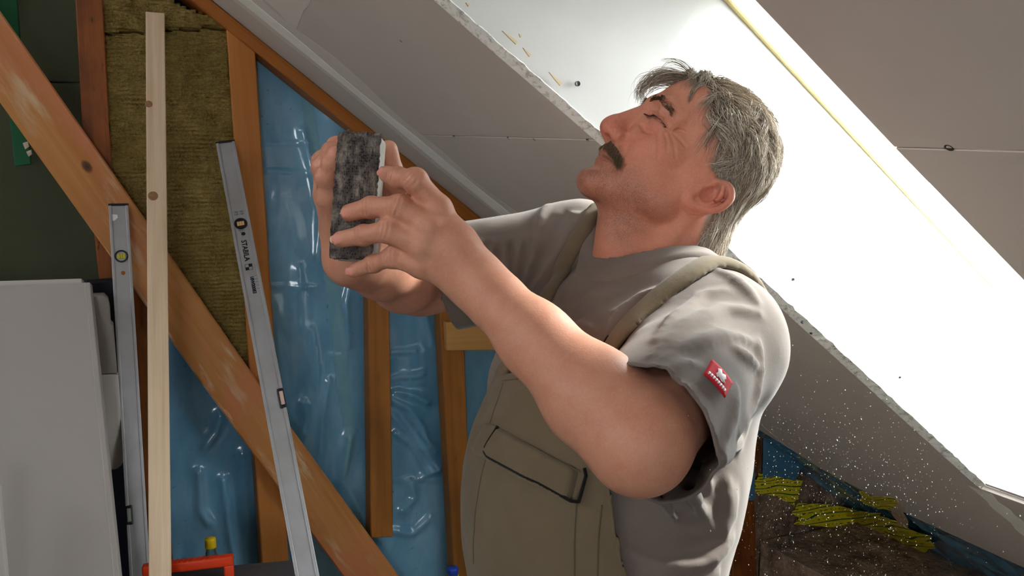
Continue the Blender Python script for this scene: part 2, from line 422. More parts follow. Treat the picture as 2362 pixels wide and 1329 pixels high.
# ================================================================== STUD WALL, FILM, INSULATION
M['stud_a'] = wood('stud_wood_reddish', (138, 72, 26), (164, 92, 38), dark=0.95, seed=1.3)
M['stud_b'] = wood('stud_wood_orange', (186, 116, 52), (200, 130, 64), seed=2.7)
M['stud_c'] = wood('stud_wood_brown', (158, 98, 38), (182, 118, 52), dark=0.35, seed=4.1)
M['brace'] = wood('brace_wood', (190, 124, 64), (206, 144, 84), scuff=1.0, pink=0.55, seed=5.9)
M['rafter'] = wood('rafter_wood', (158, 92, 32), (178, 106, 42), seed=6.4)
M['pine'] = wood('pale_pine', (204, 174, 142), (224, 200, 172), (140, 92, 60), seed=8.2, ring=42)
M['pine2'] = wood('noggin_pine', (205, 150, 82), (215, 165, 98), seed=9.2)

def wool_mat():
    k = NT('mineral_wool', 0.95, 0.05)
    v = k.obj()
    n1 = k.noise(v, 22, 6, 0.7, 0.4); n2 = k.noise(k.obj((1, 1, 1), (3, 2, 1)), 190, 3, 0.7)
    c = k.mix(k.ramp(n1, [(0.3, G0), (0.7, G1)]).outputs[0], lin((104, 82, 36)), lin((172, 146, 82)))
    c = k.mix(k.ramp(n2, [(0.35, G0), (0.75, G1)]).outputs[0], c, lin((172, 150, 92)))
    big = k.noise(k.obj((1, 1, 1), (7, 2, 1)), 5, 3, 0.6)
    c = k.mix(k.math('MULTIPLY', k.ramp(big, [(0.5, G0), (0.72, G1)]).outputs[0], 0.5), c, lin((98, 76, 30)))
    wv = k.n('ShaderNodeTexWave', i_Vector=v, i_Scale=27, i_Distortion=2.2, i_Detail=2, bands_direction='Z')
    k.col(c)
    k.bump(k.math('ADD', k.math('ADD', n1.outputs[0], k.math('MULTIPLY', n2.outputs[0], 0.8)), k.math('MULTIPLY', wv.outputs[1], 0.5)), 1.0, 0.011)
    return k.m
M['wool'] = wool_mat()
def film_mat(name, c1, c2, rough=0.22):
    k = NT(name, rough, 0.5)
    n = k.noise(k.obj((1, 1, 0.4)), 5, 5, 0.6)
    c = k.mix(k.ramp(n, [(0.35, G0), (0.68, G1)]).outputs[0], lin(c1), lin(c2))
    sp = k.noise(k.obj((1, 1, 1), (4, 4, 4)), 45, 3, 0.6)
    c = k.mix(k.math('MULTIPLY', k.ramp(sp, [(0.68, G0), (0.74, G1)]).outputs[0], 0.5), c, lin([x * 0.5 for x in c1]))
    k.col(c)
    k.b.inputs['Coat Weight'].default_value = 0.5; k.b.inputs['Coat Roughness'].default_value = 0.12
    b = k.noise(k.obj((1, 1, 0.5)), 30, 4, 0.5)
    k.bump(b.outputs[0], 0.25, 0.004)
    return k.m
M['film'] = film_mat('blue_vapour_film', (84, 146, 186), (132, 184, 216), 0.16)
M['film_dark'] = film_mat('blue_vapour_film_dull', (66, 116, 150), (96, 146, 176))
M['film_tape'] = plain('clear_seam_tape', (112, 164, 186), 0.15, 0.6, var=0.3, scale=9, c2=(140, 186, 204))

def vnoise(P, seed=0):
    """smooth value noise on an array of points"""
    P = np.asarray(P, float); i = np.floor(P).astype(np.int64); f = P - i; f = f * f * (3 - 2 * f)
    def hsh(a): 
        h = (a[..., 0] * 374761393 + a[..., 1] * 668265263 + a[..., 2] * 2147483647 + seed * 974711) & 0xFFFFFFFF
        h = ((h ^ (h >> 13)) * 1274126177) & 0xFFFFFFFF
        return ((h ^ (h >> 16)) & 0xFFFF) / 65535.0
    r = 0
    for dx in (0, 1):
        for dy in (0, 1):
            for dz in (0, 1):
                w_ = (f[..., 0] if dx else 1 - f[..., 0]) * (f[..., 1] if dy else 1 - f[..., 1]) * (f[..., 2] if dz else 1 - f[..., 2])
                r = r + w_ * hsh(i + np.array([dx, dy, dz]))
    return r * 2 - 1
def inside(poly, x, y):
    c = np.zeros(x.shape, bool); n = len(poly)
    for i in range(n):
        x0, y0 = poly[i]; x1, y1 = poly[(i + 1) % n]
        if y0 == y1: continue
        t = ((y0 > y) != (y1 > y)) & (x < (x1 - x0) * (y - y0) / (y1 - y0) + x0); c ^= t
    return c
def lumpy(name, poly, y0, y1, mat, step=0.012, amp=0.006, jag=0.004, fn=None, smooth=True, thick=True):
    """soft body with an uneven face: grid inside an outline on the wall plane, pushed in and out, with side walls"""
    W = np.array([atY(x, y, y0) for x, y in poly])[:, [0, 2]]
    a = W.min(0); b = W.max(0)
    nx = int((b[0] - a[0]) / step) + 2; nz = int((b[1] - a[1]) / step) + 2
    gx, gz = np.meshgrid(a[0] + np.arange(nx) * step, a[1] + np.arange(nz) * step, indexing='ij')
    jx = gx + vnoise(np.stack([gx * 40, gz * 40, gx * 0], -1), 3) * jag; jz = gz + vnoise(np.stack([gx * 40, gz * 40, gx * 0 + 5], -1), 4) * jag
    cell = inside([tuple(p) for p in W], gx + step / 2, gz + step / 2)[:-1, :-1]
    if fn is None:
        yy = y0 + amp * (vnoise(np.stack([gx * 14, gz * 14, gx * 0], -1), 1) + 0.6 * vnoise(np.stack([gx * 37, gz * 37, gx * 0], -1), 2) + 0.4 * vnoise(np.stack([gx * 80, gz * 80, gx * 0], -1), 8))
    else: yy = fn(gx, gz)
    idx = np.arange(nx * nz).reshape(nx, nz)
    q = np.stack([idx[:-1, :-1], idx[1:, :-1], idx[1:, 1:], idx[:-1, 1:]], -1)[cell]
    V = np.stack([jx, yy, jz], -1).reshape(-1, 3)
    faces = [tuple(r) for r in q]
    if thick:
        e = {}
        for r in q:
            for k in range(4):
                u_, v_ = r[k], r[(k + 1) % 4]
                if (v_, u_) in e: del e[(v_, u_)]
                else: e[(u_, v_)] = 1
        V2 = V.copy(); V2[:, 1] = y1
        off = len(V); V = np.vstack([V, V2])
        faces += [(v_, u_, u_ + off, v_ + off) for u_, v_ in e]
    used = np.unique(np.concatenate([np.array(f) for f in faces])); mp = -np.ones(len(V), int); mp[used] = np.arange(len(used))
    return mk(name, V[used], [tuple(mp[list(f)]) for f in faces], mat, smooth=smooth)

# rafter along the slope
tag(slab('rafter', [(365, -100), (488, 0), (1083, 482), (1640, 936), (1625, 958), (1051, 490), (440, 0), (315, -100)], 2.692, 2.80, M['rafter'], 0.003),
    'orange brown rafter running diagonally along the ceiling edge of the gable', 'rafter')
# studs
tag(slab('wall_stud', [(168, -110), (231, -110), (259, 394), (300, 700), (235, 700), (190, 295)], 2.70, 2.78, M['stud_a'], 0.003),
    'dark stained reddish stud left of the mineral wool', 'stud')
tag(slab('wall_stud', [(300, 640), (343, 640), (410, 1420), (342, 1420)], 2.702, 2.78, M['stud_a'], 0.003),
    'reddish stud half hidden behind the pale leaning batten', 'stud')
tag(slab('wall_stud', [(523, 66), (589, 119), (675, 1430), (613, 1430)], 2.70, 2.78, M['stud_b'], 0.003),
    'long orange stud right of the mineral wool', 'stud')
tag(slab('wall_stud', [(846, 345), (893, 360), (907, 1239), (856, 1242)], 2.70, 2.765, M['stud_c'], 0.003),
    'short brown stud on the blue film with its lower end cut off free', 'stud')
tag(slab('wall_stud', [(1002, 470), (1060, 470), (1092, 1400), (1051, 1400)], 2.70, 2.765, M['stud_c'], 0.003),
    'brown stud close beside the man carrying the short pale crosspiece', 'stud')
tag(slab('crosspiece', [(1029, 744), (1160, 739), (1160, 808), (1031, 809)], 2.674, 2.699, M['pine2'], 0.002),
    'short pale wooden crosspiece nailed to the brown stud', 'crosspiece')
# diagonal brace
tag(slab('diagonal_brace', [(-330, -450), (0, 24), (259, 396), (600, 888), (920, 1329), (1010, 1455), (880, 1455), (790, 1329), (467, 888), (0, 237), (-330, -224)], 2.655, 2.699, M['brace'], 0.004),
    'wide scuffed diagonal timber brace crossing the studs', 'brace')
# green plank
M['green_paint'] = plain('green_painted_wood', (22, 92, 54), 0.6, 0.3, var=0.5, scale=12, c2=(20, 80, 46), bump=0.2)
M['paint_chip'] = plain('torn_wood', (205, 185, 165), 0.9, 0.1)
GP = slab('green_plank', [(-14, -60), (34, -60), (72, 379), (34, 384)], 2.86, 2.88, M['green_paint'], 0.002)
tag(GP, 'green painted plank hanging behind the diagonal brace', 'plank')
for q in ([(52, 330), (64, 326), (68, 338), (58, 345)], [(60, 350), (72, 345), (74, 356), (66, 362)]):
    slab('splinter', q, 2.857, 2.862, M['paint_chip'], 0.001, parent=GP)
# mineral wool
tag(lumpy('insulation_batt', [(236, 79), (330, 76), (400, 73), (470, 69), (523, 70), (541, 325), (578, 838), (572, 858), (281, 446), (256, 400)], 2.715, 2.79, M['wool'], step=.008, amp=0.008),
    'yellow brown mineral wool batt filling the bay between two studs', 'insulation')
tag(lumpy('insulation_batt', [(228, -120), (310, -120), (385, -10), (425, 18), (455, 30), (468, 28), (500, 50), (518, 60), (470, 64), (400, 68), (330, 71), (236, 74)], 2.712, 2.79, M['wool'], step=.008, amp=0.010),
    'smaller mineral wool piece above the horizontal crack under the rafter', 'insulation')
M['void'] = plain('gap_shade', (10, 14, 30), 0.9, 0.05)  # near-black colour that paints the shade of the gap under the rafter
tag(slab('gap_shade_sheet', [(300, -130), (420, -120), (640, 160), (600, 170), (380, 40)], 2.80, 2.82, M['void'], 0.0),
    'dark sheet painting the shade in the gap under the rafter', 'shade sheet')

# blue vapour barrier behind the studs, wrinkled
FOLDS = []
def foldline(pts, w, a):
    FOLDS.append((np.array([atY(x, y, 2.77)[[0, 2]] for x, y in pts]), w, a))
for pts, w_, a_ in (
    ([(905, 925), (945, 945), (975, 985), (990, 1030)], .016, .020), ([(905, 955), (950, 1010), (1000, 1065), (1015, 1085)], .012, .016),
    ([(915, 905), (960, 915), (985, 930)], .014, .014), ([(900, 880), (930, 870), (975, 865)], .012, .010), ([(905, 815), (960, 808)], .007, .009),
    ([(1010, 1085), (975, 1105)], .012, .014), ([(930, 1180), (960, 1150), (950, 1120)], .016, .016), ([(905, 1225), (955, 1235), (990, 1200)], .014, .014),
    ([(790, 1110), (800, 1060), (808, 1010)], .016, .020), ([(700, 1000), (708, 960), (702, 930)], .014, .012), ([(740, 1050), (745, 960), (760, 880)], .012, .010),
    ([(735, 590), (742, 480), (700, 300)], .012, .009), ([(690, 620), (700, 760)], .016, .007), ([(820, 600), (800, 700), (806, 800)], .012, .012),
    ([(460, 1090), (462, 1180), (482, 1210)], .012, .016), ([(515, 1110), (530, 1220), (545, 1329)], .012, .016), ([(475, 1030), (500, 1000), (510, 960)], .016, .016),
    ([(560, 1050), (570, 1180), (572, 1329)], .016, .012), ([(800, 1120), (838, 1190), (850, 1290)], .012, .012), ([(940, 700), (980, 720), (1000, 790)], .016, .012),
    ([(640, 700), (650, 800), (670, 930)], .02, .006), ([(610, 330), (720, 330)], .004, .003), ([(612, 395), (740, 400)], .004, .003), ([(625, 660), (725, 664)], .004, .004),
    ([(915, 1000), (960, 1040), (985, 1090)], .008, .014), ([(940, 960), (980, 1010), (1010, 1040)], .008, .012), ([(720, 760), (735, 850), (730, 930)], .010, .008), ([(905, 1112), (1020, 1112)], .004, .005), ([(760, 820), (800, 822)], .004, .004), ([(905, 815), (1010, 815)], .003, .004)):
    foldline(pts, w_, a_)
def film_fn(gx, gz):
    y = 2.782 - 0.008 * vnoise(np.stack([gx * 9, gz * 3, gx * 0], -1), 11) - 0.003 * vnoise(np.stack([gx * 25, gz * 11, gx * 0], -1), 12)
    for pl, w_, a_ in FOLDS:
        best = np.full(gx.shape, 9.0)
        for i in range(len(pl) - 1):
            a, b = pl[i], pl[i + 1]; e = b - a; t = np.clip(((gx - a[0]) * e[0] + (gz - a[1]) * e[1]) / (e @ e), 0, 1)
            best = np.minimum(best, np.hypot(gx - a[0] - t * e[0], gz - a[1] - t * e[1]))
        y = y - a_ * np.exp(-np.abs(best / w_) ** 1.4)
    return np.maximum(y, 2.752)
VF = lumpy('vapour_barrier', [(300, 560), (588, 960), (588, 118), (600, 118), (1100, 520), (1330, 690), (1330, 1440), (330, 1440)], 2.782, 2.79, M['film'], step=0.007, jag=0.0, fn=film_fn, thick=False)
tag(VF, 'glossy blue plastic vapour barrier film stretched behind the studs', 'plastic sheet')
VF.modifiers.new('thickness', 'SOLIDIFY').thickness = -0.001
T = lumpy('seam_tape', [(690, 205), (718, 225), (752, 420), (777, 600), (794, 740), (806, 850), (818, 975), (806, 1085), (790, 1110), (796, 1000), (778, 907), (764, 740), (742, 600), (728, 430)], 2.778, 2.79, M['film_tape'], step=0.006, jag=0.0,
          fn=lambda gx, gz: film_fn(gx, gz) - 0.0022, thick=False)
T.parent = VF
# brown masonry end of the gable to the right of the man and film on the open rafters below the ceiling boards
k = NT('rough_brown_masonry', 0.95, 0.05)
n1 = k.noise(k.obj(), 9, 6, 0.7); n2 = k.noise(k.obj(), 60, 4, 0.7)
k.col(k.mix(k.ramp(n1, [(0.35, G0), (0.68, G1)]).outputs[0], lin((104, 84, 72)), lin((176, 148, 126)))); k.bump(k.math('ADD', n1.outputs[0], n2.outputs[0]), 0.9, 0.012)
M['masonry'] = k.m; curb.data.materials.append(k.m)
mw = lumpy('masonry', [(1335, 640), (1600, 850), (1980, 1150), (2420, 1530), (1335, 1530)], 2.715, 2.83, M['masonry'], step=0.02, amp=0.005)
mw.parent = WG
def slope_film(gs, gy):
    return 0.022 + 0.008 * vnoise(np.stack([gs * 6, gy * 14, gs * 0], -1), 21) + 0.006 * vnoise(np.stack([gs * 18, gy * 30, gs * 0], -1), 22)
gs, gy = np.meshgrid(np.arange(2.10, 3.42, 0.014), np.arange(-0.4, 2.80, 0.014), indexing='ij')
hh = slope_film(gs, gy); V = (SA + gs[..., None] * SD + hh[..., None] * SN); V[..., 1] = gy
ii = np.arange(gs.size).reshape(gs.shape)
q = np.stack([ii[:-1, :-1], ii[1:, :-1], ii[1:, 1:], ii[:-1, 1:]], -1).reshape(-1, 4)
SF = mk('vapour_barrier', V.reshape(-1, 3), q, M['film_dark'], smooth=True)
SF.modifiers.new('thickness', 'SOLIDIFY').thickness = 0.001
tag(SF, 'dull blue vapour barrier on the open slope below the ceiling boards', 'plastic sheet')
def nearest(px, py, eps):
    """point on the film or on the masonry, whichever is met first, a little proud of it"""
    d = ray(px, py)
    tw = (2.698 - CAM_O[1]) / d[1]; ts = ((SA + SN * 0.004 - CAM_O) @ SN) / (d @ SN)
    return CAM_O + d * (min(tw, ts) - eps)
def tape_mat():
    k = NT('yellow_printed_tape', 0.45, 0.4)
    at = k.n('ShaderNodeAttribute', attribute_name='strip'); sx = k.n('ShaderNodeSeparateXYZ', i_0=at.outputs['Vector'])
    u_, v_ = sx.outputs[0], sx.outputs[1]
    fr = k.math('FRACT', k.math('ADD', k.math('MULTIPLY', u_, 0.9), k.math('MULTIPLY', v_, 3.0)))
    line = k.math('GREATER_THAN', k.math('ABSOLUTE', k.math('SUBTRACT', fr, 0.5)), 0.43)
    # rows of small printed dashes between the lines
    row = k.math('LESS_THAN', k.math('ABSOLUTE', k.math('SUBTRACT', fr, 0.5)), 0.07)
    dash = k.math('GREATER_THAN', k.noise(k.obj((1, 1, 1), (0, 0, 0), (0, 0, 0)), 60, 1).outputs[0], 0.52)
    c = k.mix(k.math('MULTIPLY', row, dash), lin((224, 208, 44)), lin((70, 84, 30)))
    c = k.mix(line, c, lin((36, 84, 44)))
    k.col(c); k.bump(k.noise(k.obj(), 25, 3).outputs[0], 0.3, 0.004)
    return k.m
M['tape'] = tape_mat()
def tape(name, a, b, wa, wb, mat=None, n=16, m=6, jag=5, seed=0, parent=SF):
    """adhesive tape from sight line a to b"""
    r = np.random.default_rng(seed); a = np.array(a, float); b = np.array(b, float); e = (b - a) / np.linalg.norm(b - a); q = np.array([-e[1], e[0]])
    ja = r.normal(0, jag, m + 1); jb = r.normal(0, jag, m + 1); V = []; uv = []
    for i in range(n + 1):
        for j in range(m + 1):
            t = i / n; v = j / m - 0.5; w_ = wa + (wb - wa) * t
            p = a + (b - a) * t + q * v * w_ + e * ((ja[j] * (1 - t)) + jb[j] * t) + q * 3 * math.sin(t * 7 + seed)
            V.append(nearest(p[0], p[1], 0.010 + 0.002 * seed % 3)); uv.append((t * np.linalg.norm(b - a) / 50, v, 0))
    F = [(i * (m + 1) + j, (i + 1) * (m + 1) + j, (i + 1) * (m + 1) + j + 1, i * (m + 1) + j + 1) for i in range(n) for j in range(m)]
    me = bpy.data.meshes.new(name); me.from_pydata([tuple(v) for v in V], [], F)
    at = me.attributes.new('strip', 'FLOAT_VECTOR', 'POINT'); at.data.foreach_set('vector', np.array(uv, float).ravel())
    o = link(name, me, mat or M['tape'], parent); o.modifiers.new('thickness', 'SOLIDIFY').thickness = 0.001
    return o
tape('sealing_tape', (1742, 1110), (1842, 1135), 44, 60, seed=1)
tape('sealing_tape', (1836, 1182), (2024, 1210), 50, 56, seed=2)
tape('sealing_tape', (2010, 1214), (2140, 1268), 58, 62, seed=3)
tape('sealing_tape', (2030, 1238), (2150, 1345), 40, 60, seed=4)
tape('sealing_tape', (1984, 1146), (2064, 1168), 22, 30, seed=5)
M['label_tape'] = plain('white_orange_label', (214, 190, 160), 0.5, 0.3, var=0.6, scale=40, c2=(150, 90, 40))
tape('label_strip', (2068, 1164), (2082, 1214), 26, 24, M['label_tape'], seed=6)
tag(slab('wall_post', [(1690, 1150), (1741, 1152), (1750, 1420), (1690, 1420)], 2.69, 2.712, M['stud_a'], 0.003), 'reddish wooden post behind the man at his back', 'post')
tag(slab('wood_strip', [(1733, 1012), (1757, 1018), (1757, 1060), (1748, 1092), (1741, 1090)], 2.69, 2.712, M['stud_a'], 0.002), 'small reddish wood scrap above the yellow tape', 'wood strip')
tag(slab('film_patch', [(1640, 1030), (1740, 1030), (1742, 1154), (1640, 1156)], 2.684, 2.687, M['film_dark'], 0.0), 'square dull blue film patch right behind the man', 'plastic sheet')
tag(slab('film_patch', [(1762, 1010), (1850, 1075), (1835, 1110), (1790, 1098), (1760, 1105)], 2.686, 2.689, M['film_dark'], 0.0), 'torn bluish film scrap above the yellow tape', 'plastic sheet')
# ================================================================== TOOLS AND THINGS
M['alu'] = plain('grey_coated_aluminium', (168, 168, 172), 0.38, 0.5, metal=0.45, var=0.55, scale=7, c2=(138, 134, 128))
M['black'] = plain('black_plastic', (18, 18, 20), 0.45, 0.4)
M['ink'] = plain('black_print', (22, 22, 24), 0.6, 0.2)
M['vial'] = plain('yellow_vial', (190, 186, 40), 0.15, 0.6)
M['vial2'] = plain('amber_vial', (214, 170, 110), 0.15, 0.6)
M['orange_hole'] = plain('bare_hole', (150, 86, 40), 0.7, 0.2)
M['grey_ink'] = plain('grey_print', (96, 96, 98), 0.6, 0.2)
M['paintfleck'] = plain('white_paint_fleck', (226, 226, 226), 0.7, 0.2)
def text(body, size, mat, parent, loc, rotz=0.0, sx=1.0, bold=0.0, name='lettering'):
    cu = bpy.data.curves.new(name, 'FONT'); cu.body = body; cu.size = size; cu.align_x = 'CENTER'; cu.align_y = 'CENTER'; cu.extrude = 0.0002; cu.offset = bold
    cu.resolution_u = 3
    tmp = bpy.data.objects.new(name, cu); COL.objects.link(tmp)
    bpy.context.view_layer.update()
    me = bpy.data.meshes.new_from_object(tmp.evaluated_get(bpy.context.evaluated_depsgraph_get()))
    bpy.data.objects.remove(tmp)
    # text lies in local XZ of the level: x across, z along; facing -y
    c, s = math.cos(rotz), math.sin(rotz)
    for v in me.vertices:
        x, y, z = v.co.x * sx, v.co.y, v.co.z
        v.co = (loc[0] + x * c - y * s, loc[1] - z, loc[2] + x * s + y * c)
    me.materials.clear()
    return link(name, me, mat, parent)
def disc(name, r, y0, y1, loc, mat, parent, n=24, r_in=0.0):
    v = []; f = []
    for y in (y0, y1):
        for rr in ((r, r_in) if r_in else (r,)):
            for k in range(n):
                a = 2 * math.pi * k / n; v.append((loc[0] + rr * math.cos(a), y, loc[1] + rr * math.sin(a)))
    if r_in:
        for k in range(n):
            j = (k + 1) % n
            f += [(k, j, n + j, n + k), (2 * n + k, 3 * n + k, 3 * n + j, 2 * n + j), (k, 2 * n + k, 2 * n + j, j), (n + k, n + j, 3 * n + j, 3 * n + k)]
    else:
        f = [tuple(range(n)), tuple(range(2 * n - 1, n - 1, -1))] + [(k, (k + 1) % n, n + (k + 1) % n, n + k) for k in range(n)]
    return mk(name, v, f, mat, parent)
def floor_hit(a, b):
    t = a[2] / (a[2] - b[2]); return a + (b - a) * t
def level(top, bot, wid, label, vial_z, vial_mat, letters):
    A, B = top, floor_hit(top, bot) if letters else floor_hit(top, bot)
    o = empty('spirit_level'); L = np.linalg.norm(A - B)
    view = (A + B) / 2 - CAM_O
    zd = (A - B) / L; x = np.cross(view, zd)
    frame(o, B, zd, x)
    h = wid / 2; t = 0.011
    # hollow box section: web with two thick rails
    box('web', (-h + .006, h - .006, -t + .0025, t - .0025, 0.004, L - .004), M['alu'], o)
    for s in (-1, 1):
        box('rail', (min(s * h, s * (h - .0075)), max(s * h, s * (h - .0075)), -t, t, 0.004, L - .004), M['alu'], o, 0.0012, 2)
    for z in (0, L - .006): box('end_cap', (-h - .0006, h + .0006, -t - .0006, t + .0006, z, z + .006), M['black'], o, 0.001)
    fy = -t + .0025
    for z in ([L - vial_z, 0.18]):
        disc('vial_ring', 0.0165, fy - .0035, fy + .001, (0, z), M['black'], o, r_in=0.0125)
        disc('vial_mount', 0.0128, fy - .0012, fy + .001, (0, z), M['alu'] if not letters else M['black'], o)
        v = box('vial', (-.0075 - .002, .0075 + .002, fy - .0035, fy, z - .0065, z + .0065), vial_mat, o, 0.0025, 2)
        for s in (-.003, .003): box('vial_mark', (s - .0004, s + .0004, fy - .0039, fy - .0033, z - .0064, z + .0064), M['ink'], v)
    disc('hang_hole', 0.0052, fy - .0003, fy + .001, (0.002, L - vial_z - (.031 if letters else .044)), M['ink'] if letters else M['orange_hole'], o)
    return o, L, h, fy
# left level leaning on the brace
o, L, h, fy = level(atY(273, 472, 2.62), PD(323, 1329, 2.25), 0.048, '', 0.142, M['vial'], False)
tag(o, 'plain grey spirit level with a yellow vial left of the pale batten', 'spirit level', 'spirit levels leaning on the stud wall')
mk('paint_fleck', [(-.02, fy - .0003, L - .028), (-.004, fy - .0003, L - .03), (-.003, fy - .0003, L - .038), (-.012, fy - .0003, L - .046), (-.021, fy - .0003, L - .047)], [(0, 1, 2, 3, 4)], M['paintfleck'], o)
zz = L - 0.80
v = box('edge_vial', (-h - .001, -h + .016, -.0125, .0125, zz - .024, zz + .024), M['black'], o, .004, 2)
box('vial_window', (-h + .002, -h + .012, -.0135, .0135, zz - .017, zz + .017), plain('green_grey_vial', (150, 160, 140), .15, .6), v, .003, 2)
# right level with lettering
o, L, h, fy = level(PD(520, 330, 2.50), PD(709, 1329, 2.0), 0.05, '', 0.272, M['vial2'], True)
tag(o, 'long grey spirit level with black lettering crossing the brace', 'spirit level', 'spirit levels leaning on the stud wall')
ROT = -math.pi / 2
z = L - .272
text('186 186\n100 100', .0075, M['grey_ink'], o, (0, fy - .0003, z + .034), 0, 1.0, .0002)
text('0029-1\nmm', .006, M['grey_ink'], o, (0, fy - .0003, z - .023), 0, 1.0, .0001)
text('STABILA', .0185, M['ink'], o, (-.001, fy - .0003, z - .082), ROT, 0.92, .0004)
def checker(zc):
    s = .0085
    for i in range(2):
        for j in range(2):
            if (i + j) % 2 == 0:
                mk('emblem_square', [(-s * (1 - i), fy - .0004, zc - s * (1 - j)), (s * i, fy - .0004, zc - s * (1 - j)), (s * i, fy - .0004, zc + s * j), (-s * (1 - i), fy - .0004, zc + s * j)], [(0, 1, 2, 3)], M['ink'], o)
    for a, b in (((-s, -s), (s, -s)), ((s, -s), (s, s)), ((s, s), (-s, s)), ((-s, s), (-s, -s))):
        e = .0005
        mk('emblem_line', [(min(a[0], b[0]) - e, fy - .0004, zc + min(a[1], b[1]) - e), (max(a[0], b[0]) + e, fy - .0004, zc + min(a[1], b[1]) - e), (max(a[0], b[0]) + e, fy - .0004, zc + max(a[1], b[1]) + e), (min(a[0], b[0]) - e, fy - .0004, zc + max(a[1], b[1]) + e)], [(0, 1, 2, 3)], M['ink'], o)
checker(z - .132)
text('18W00083', .0125, M['ink'], o, (.002, fy - .0003, z - .185), ROT, 0.9, .0005)
for i in range(5):
    box('scale_tick', (.009, .017, fy - .0004, fy, z - .160 - i * .0095, z - .1593 - i * .0095), M['grey_ink'], o)
zz = L - 0.775
v = box('edge_vial', (h - .015, h + .001, -.0125, .0125, zz - .026, zz + .026), M['black'], o, .004, 2)
box('vial_window', (h - .011, h - .001, -.0135, .0135, zz - .018, zz + .018), plain('rosy_vial', (190, 160, 150), .15, .6), v, .003, 2)
# pale batten leaning in front
A, B0 = PD(358, 34, 2.42), PD(369.5, 1329, 2.03)
B = floor_hit(A, B0); bt = empty('tmp'); R = frame(bt, B, A - B, np.cross((A + B) / 2 - CAM_O, A - B)); mw4 = bt.matrix_world.copy(); bpy.data.objects.remove(bt)
Lb = np.linalg.norm(A - B)
bo = box('timber_batten', (-.0235, .0235, -.012, .012, 0, Lb), M['pine'], None, 0.0015)
bo.matrix_world = mw4
tag(bo, 'pale unpainted pine batten leaning upright in front of the wool', 'batten')
M['knot'] = plain('knot_wood', (150, 112, 82), 0.6, 0.2, var=0.6, scale=160, c2=(108, 70, 46))
for px, py, rr in ((343, 240, .0095), (353, 452, .0120)):
    zf = None
    Mi = np.array(mw4.inverted()); p0 = Mi[:3, :3] @ CAM_O + Mi[:3, 3]; dd = Mi[:3, :3] @ ray(px, py); t = (-.012 - p0[1]) / dd[1]; h_ = p0 + dd * t
    kn = disc('knot', rr, -.0124, -.011, (h_[0], h_[2]), M['knot'], bo, 16)

# white panels at the left edge
M['laminate'] = plain('white_laminate', (150, 142, 138), 0.5, 0.35, var=0.15, scale=5, c2=(142, 134, 130))
M['laminate_edge'] = plain('white_edge_band', (172, 165, 160), 0.5, 0.3)
def lean_panel(tl, tr, br, bl, thick, name, label, mat, rim=True):
    P = np.array([tl, tr, br, bl]); n_ = np.cross(P[1] - P[0], P[3] - P[0]); n_ /= np.linalg.norm(n_)
    if n_ @ (P.mean(0) - CAM_O) < 0: n_ = -n_
    v = list(P) + [p + n_ * thick for p in P]
    o = mk(name, v, [(0, 1, 2, 3), (7, 6, 5, 4), (0, 4, 5, 1), (1, 5, 6, 2), (2, 6, 7, 3), (3, 7, 4, 0)], mat, None, bevel=0.0025, seg=2)
    tag(o, label, 'panel')
    if rim:
        a = (P[1] - P[2]); a /= np.linalg.norm(a); b = (P[0] - P[1]); b /= np.linalg.norm(b)
        for off, wd in ((0.011, .0012),):
            q = [P[1] + b * off, P[1] + b * (off + wd), P[2] + b * (off + wd), P[2] + b * off]
            vv = [p - n_ * .0008 for p in q] + [p + n_ * .001 for p in q]
            mk('groove', vv, [(0, 1, 2, 3), (0, 4, 5, 1), (2, 6, 7, 3), (1, 5, 6, 2), (3, 7, 4, 0)], M['laminate_edge'], o)
    return o
def down(a, b, z0=0.0): return floor_hit(a, b) if z0 == 0 else a + (b - a) * ((a[2] - z0) / (a[2] - b[2]))
tl, tr = PD(-230, 668, 2.18), PD(207, 651, 2.2)
bl, br = PD(-230, 1329, 1.92), PD(276, 1329, 1.95)
lean_panel(tl, tr, down(tr, br), down(tl, bl), 0.018, 'white_panel', 'large white laminated panel leaning at the left edge, in front', M['laminate'])
tl, tr = PD(-230, 655, 2.24), PD(188, 642, 2.26)
bl, br = PD(-230, 1329, 2.02), PD(256, 1329, 2.05)
lean_panel(tl, tr, down(tr, br), down(tl, bl), 0.016, 'white_panel', 'second white panel standing just behind the large one, only its top edge showing', M['laminate_edge'], False)
a, b = PD(-60, 1120, 1.80), PD(-4, 1120, 1.80); c, d_ = PD(14, 1329, 1.78), PD(-60, 1329, 1.78)
lean_panel(a, b, down(b, c), down(a, d_), 0.012, 'white_panel', 'narrow white board edge in the lower left corner', M['laminate_edge'], False)
# plastic case between panel and level
M['case_white'] = plain('white_plastic', (206, 200, 196), 0.35, 0.4)
M['case_grey'] = plain('grey_plastic', (150, 142, 136), 0.45, 0.4)
cs = empty('plastic_case', atY(240, 1329, 2.5)); tag(cs, 'slim white plastic case with grey top standing between panel and level', 'case')
bpy.context.view_layer.update()
slab('case_body', [(190, 866), (273, 864), (286, 1055), (282, 1074), (270, 1084), (236, 1088), (190, 1086)], 2.44, 2.52, M['case_white'], 0.012, parent=cs, seg=3)
slab('case_top', [(190, 684), (240, 682), (250, 692), (254, 712), (256, 748), (262, 752), (270, 850), (270, 862), (190, 864)], 2.445, 2.515, M['case_grey'], 0.012, parent=cs, seg=3)
slab('case_foot', [(200, 1085), (232, 1085), (232, 1700), (200, 1700)], 2.46, 2.50, M['black'], 0.004, parent=cs)
M['navy'] = plain('dark_navy', (10, 12, 26), 0.6, 0.3)  # dark slab for a dark bag, also painting the shade of the gap below
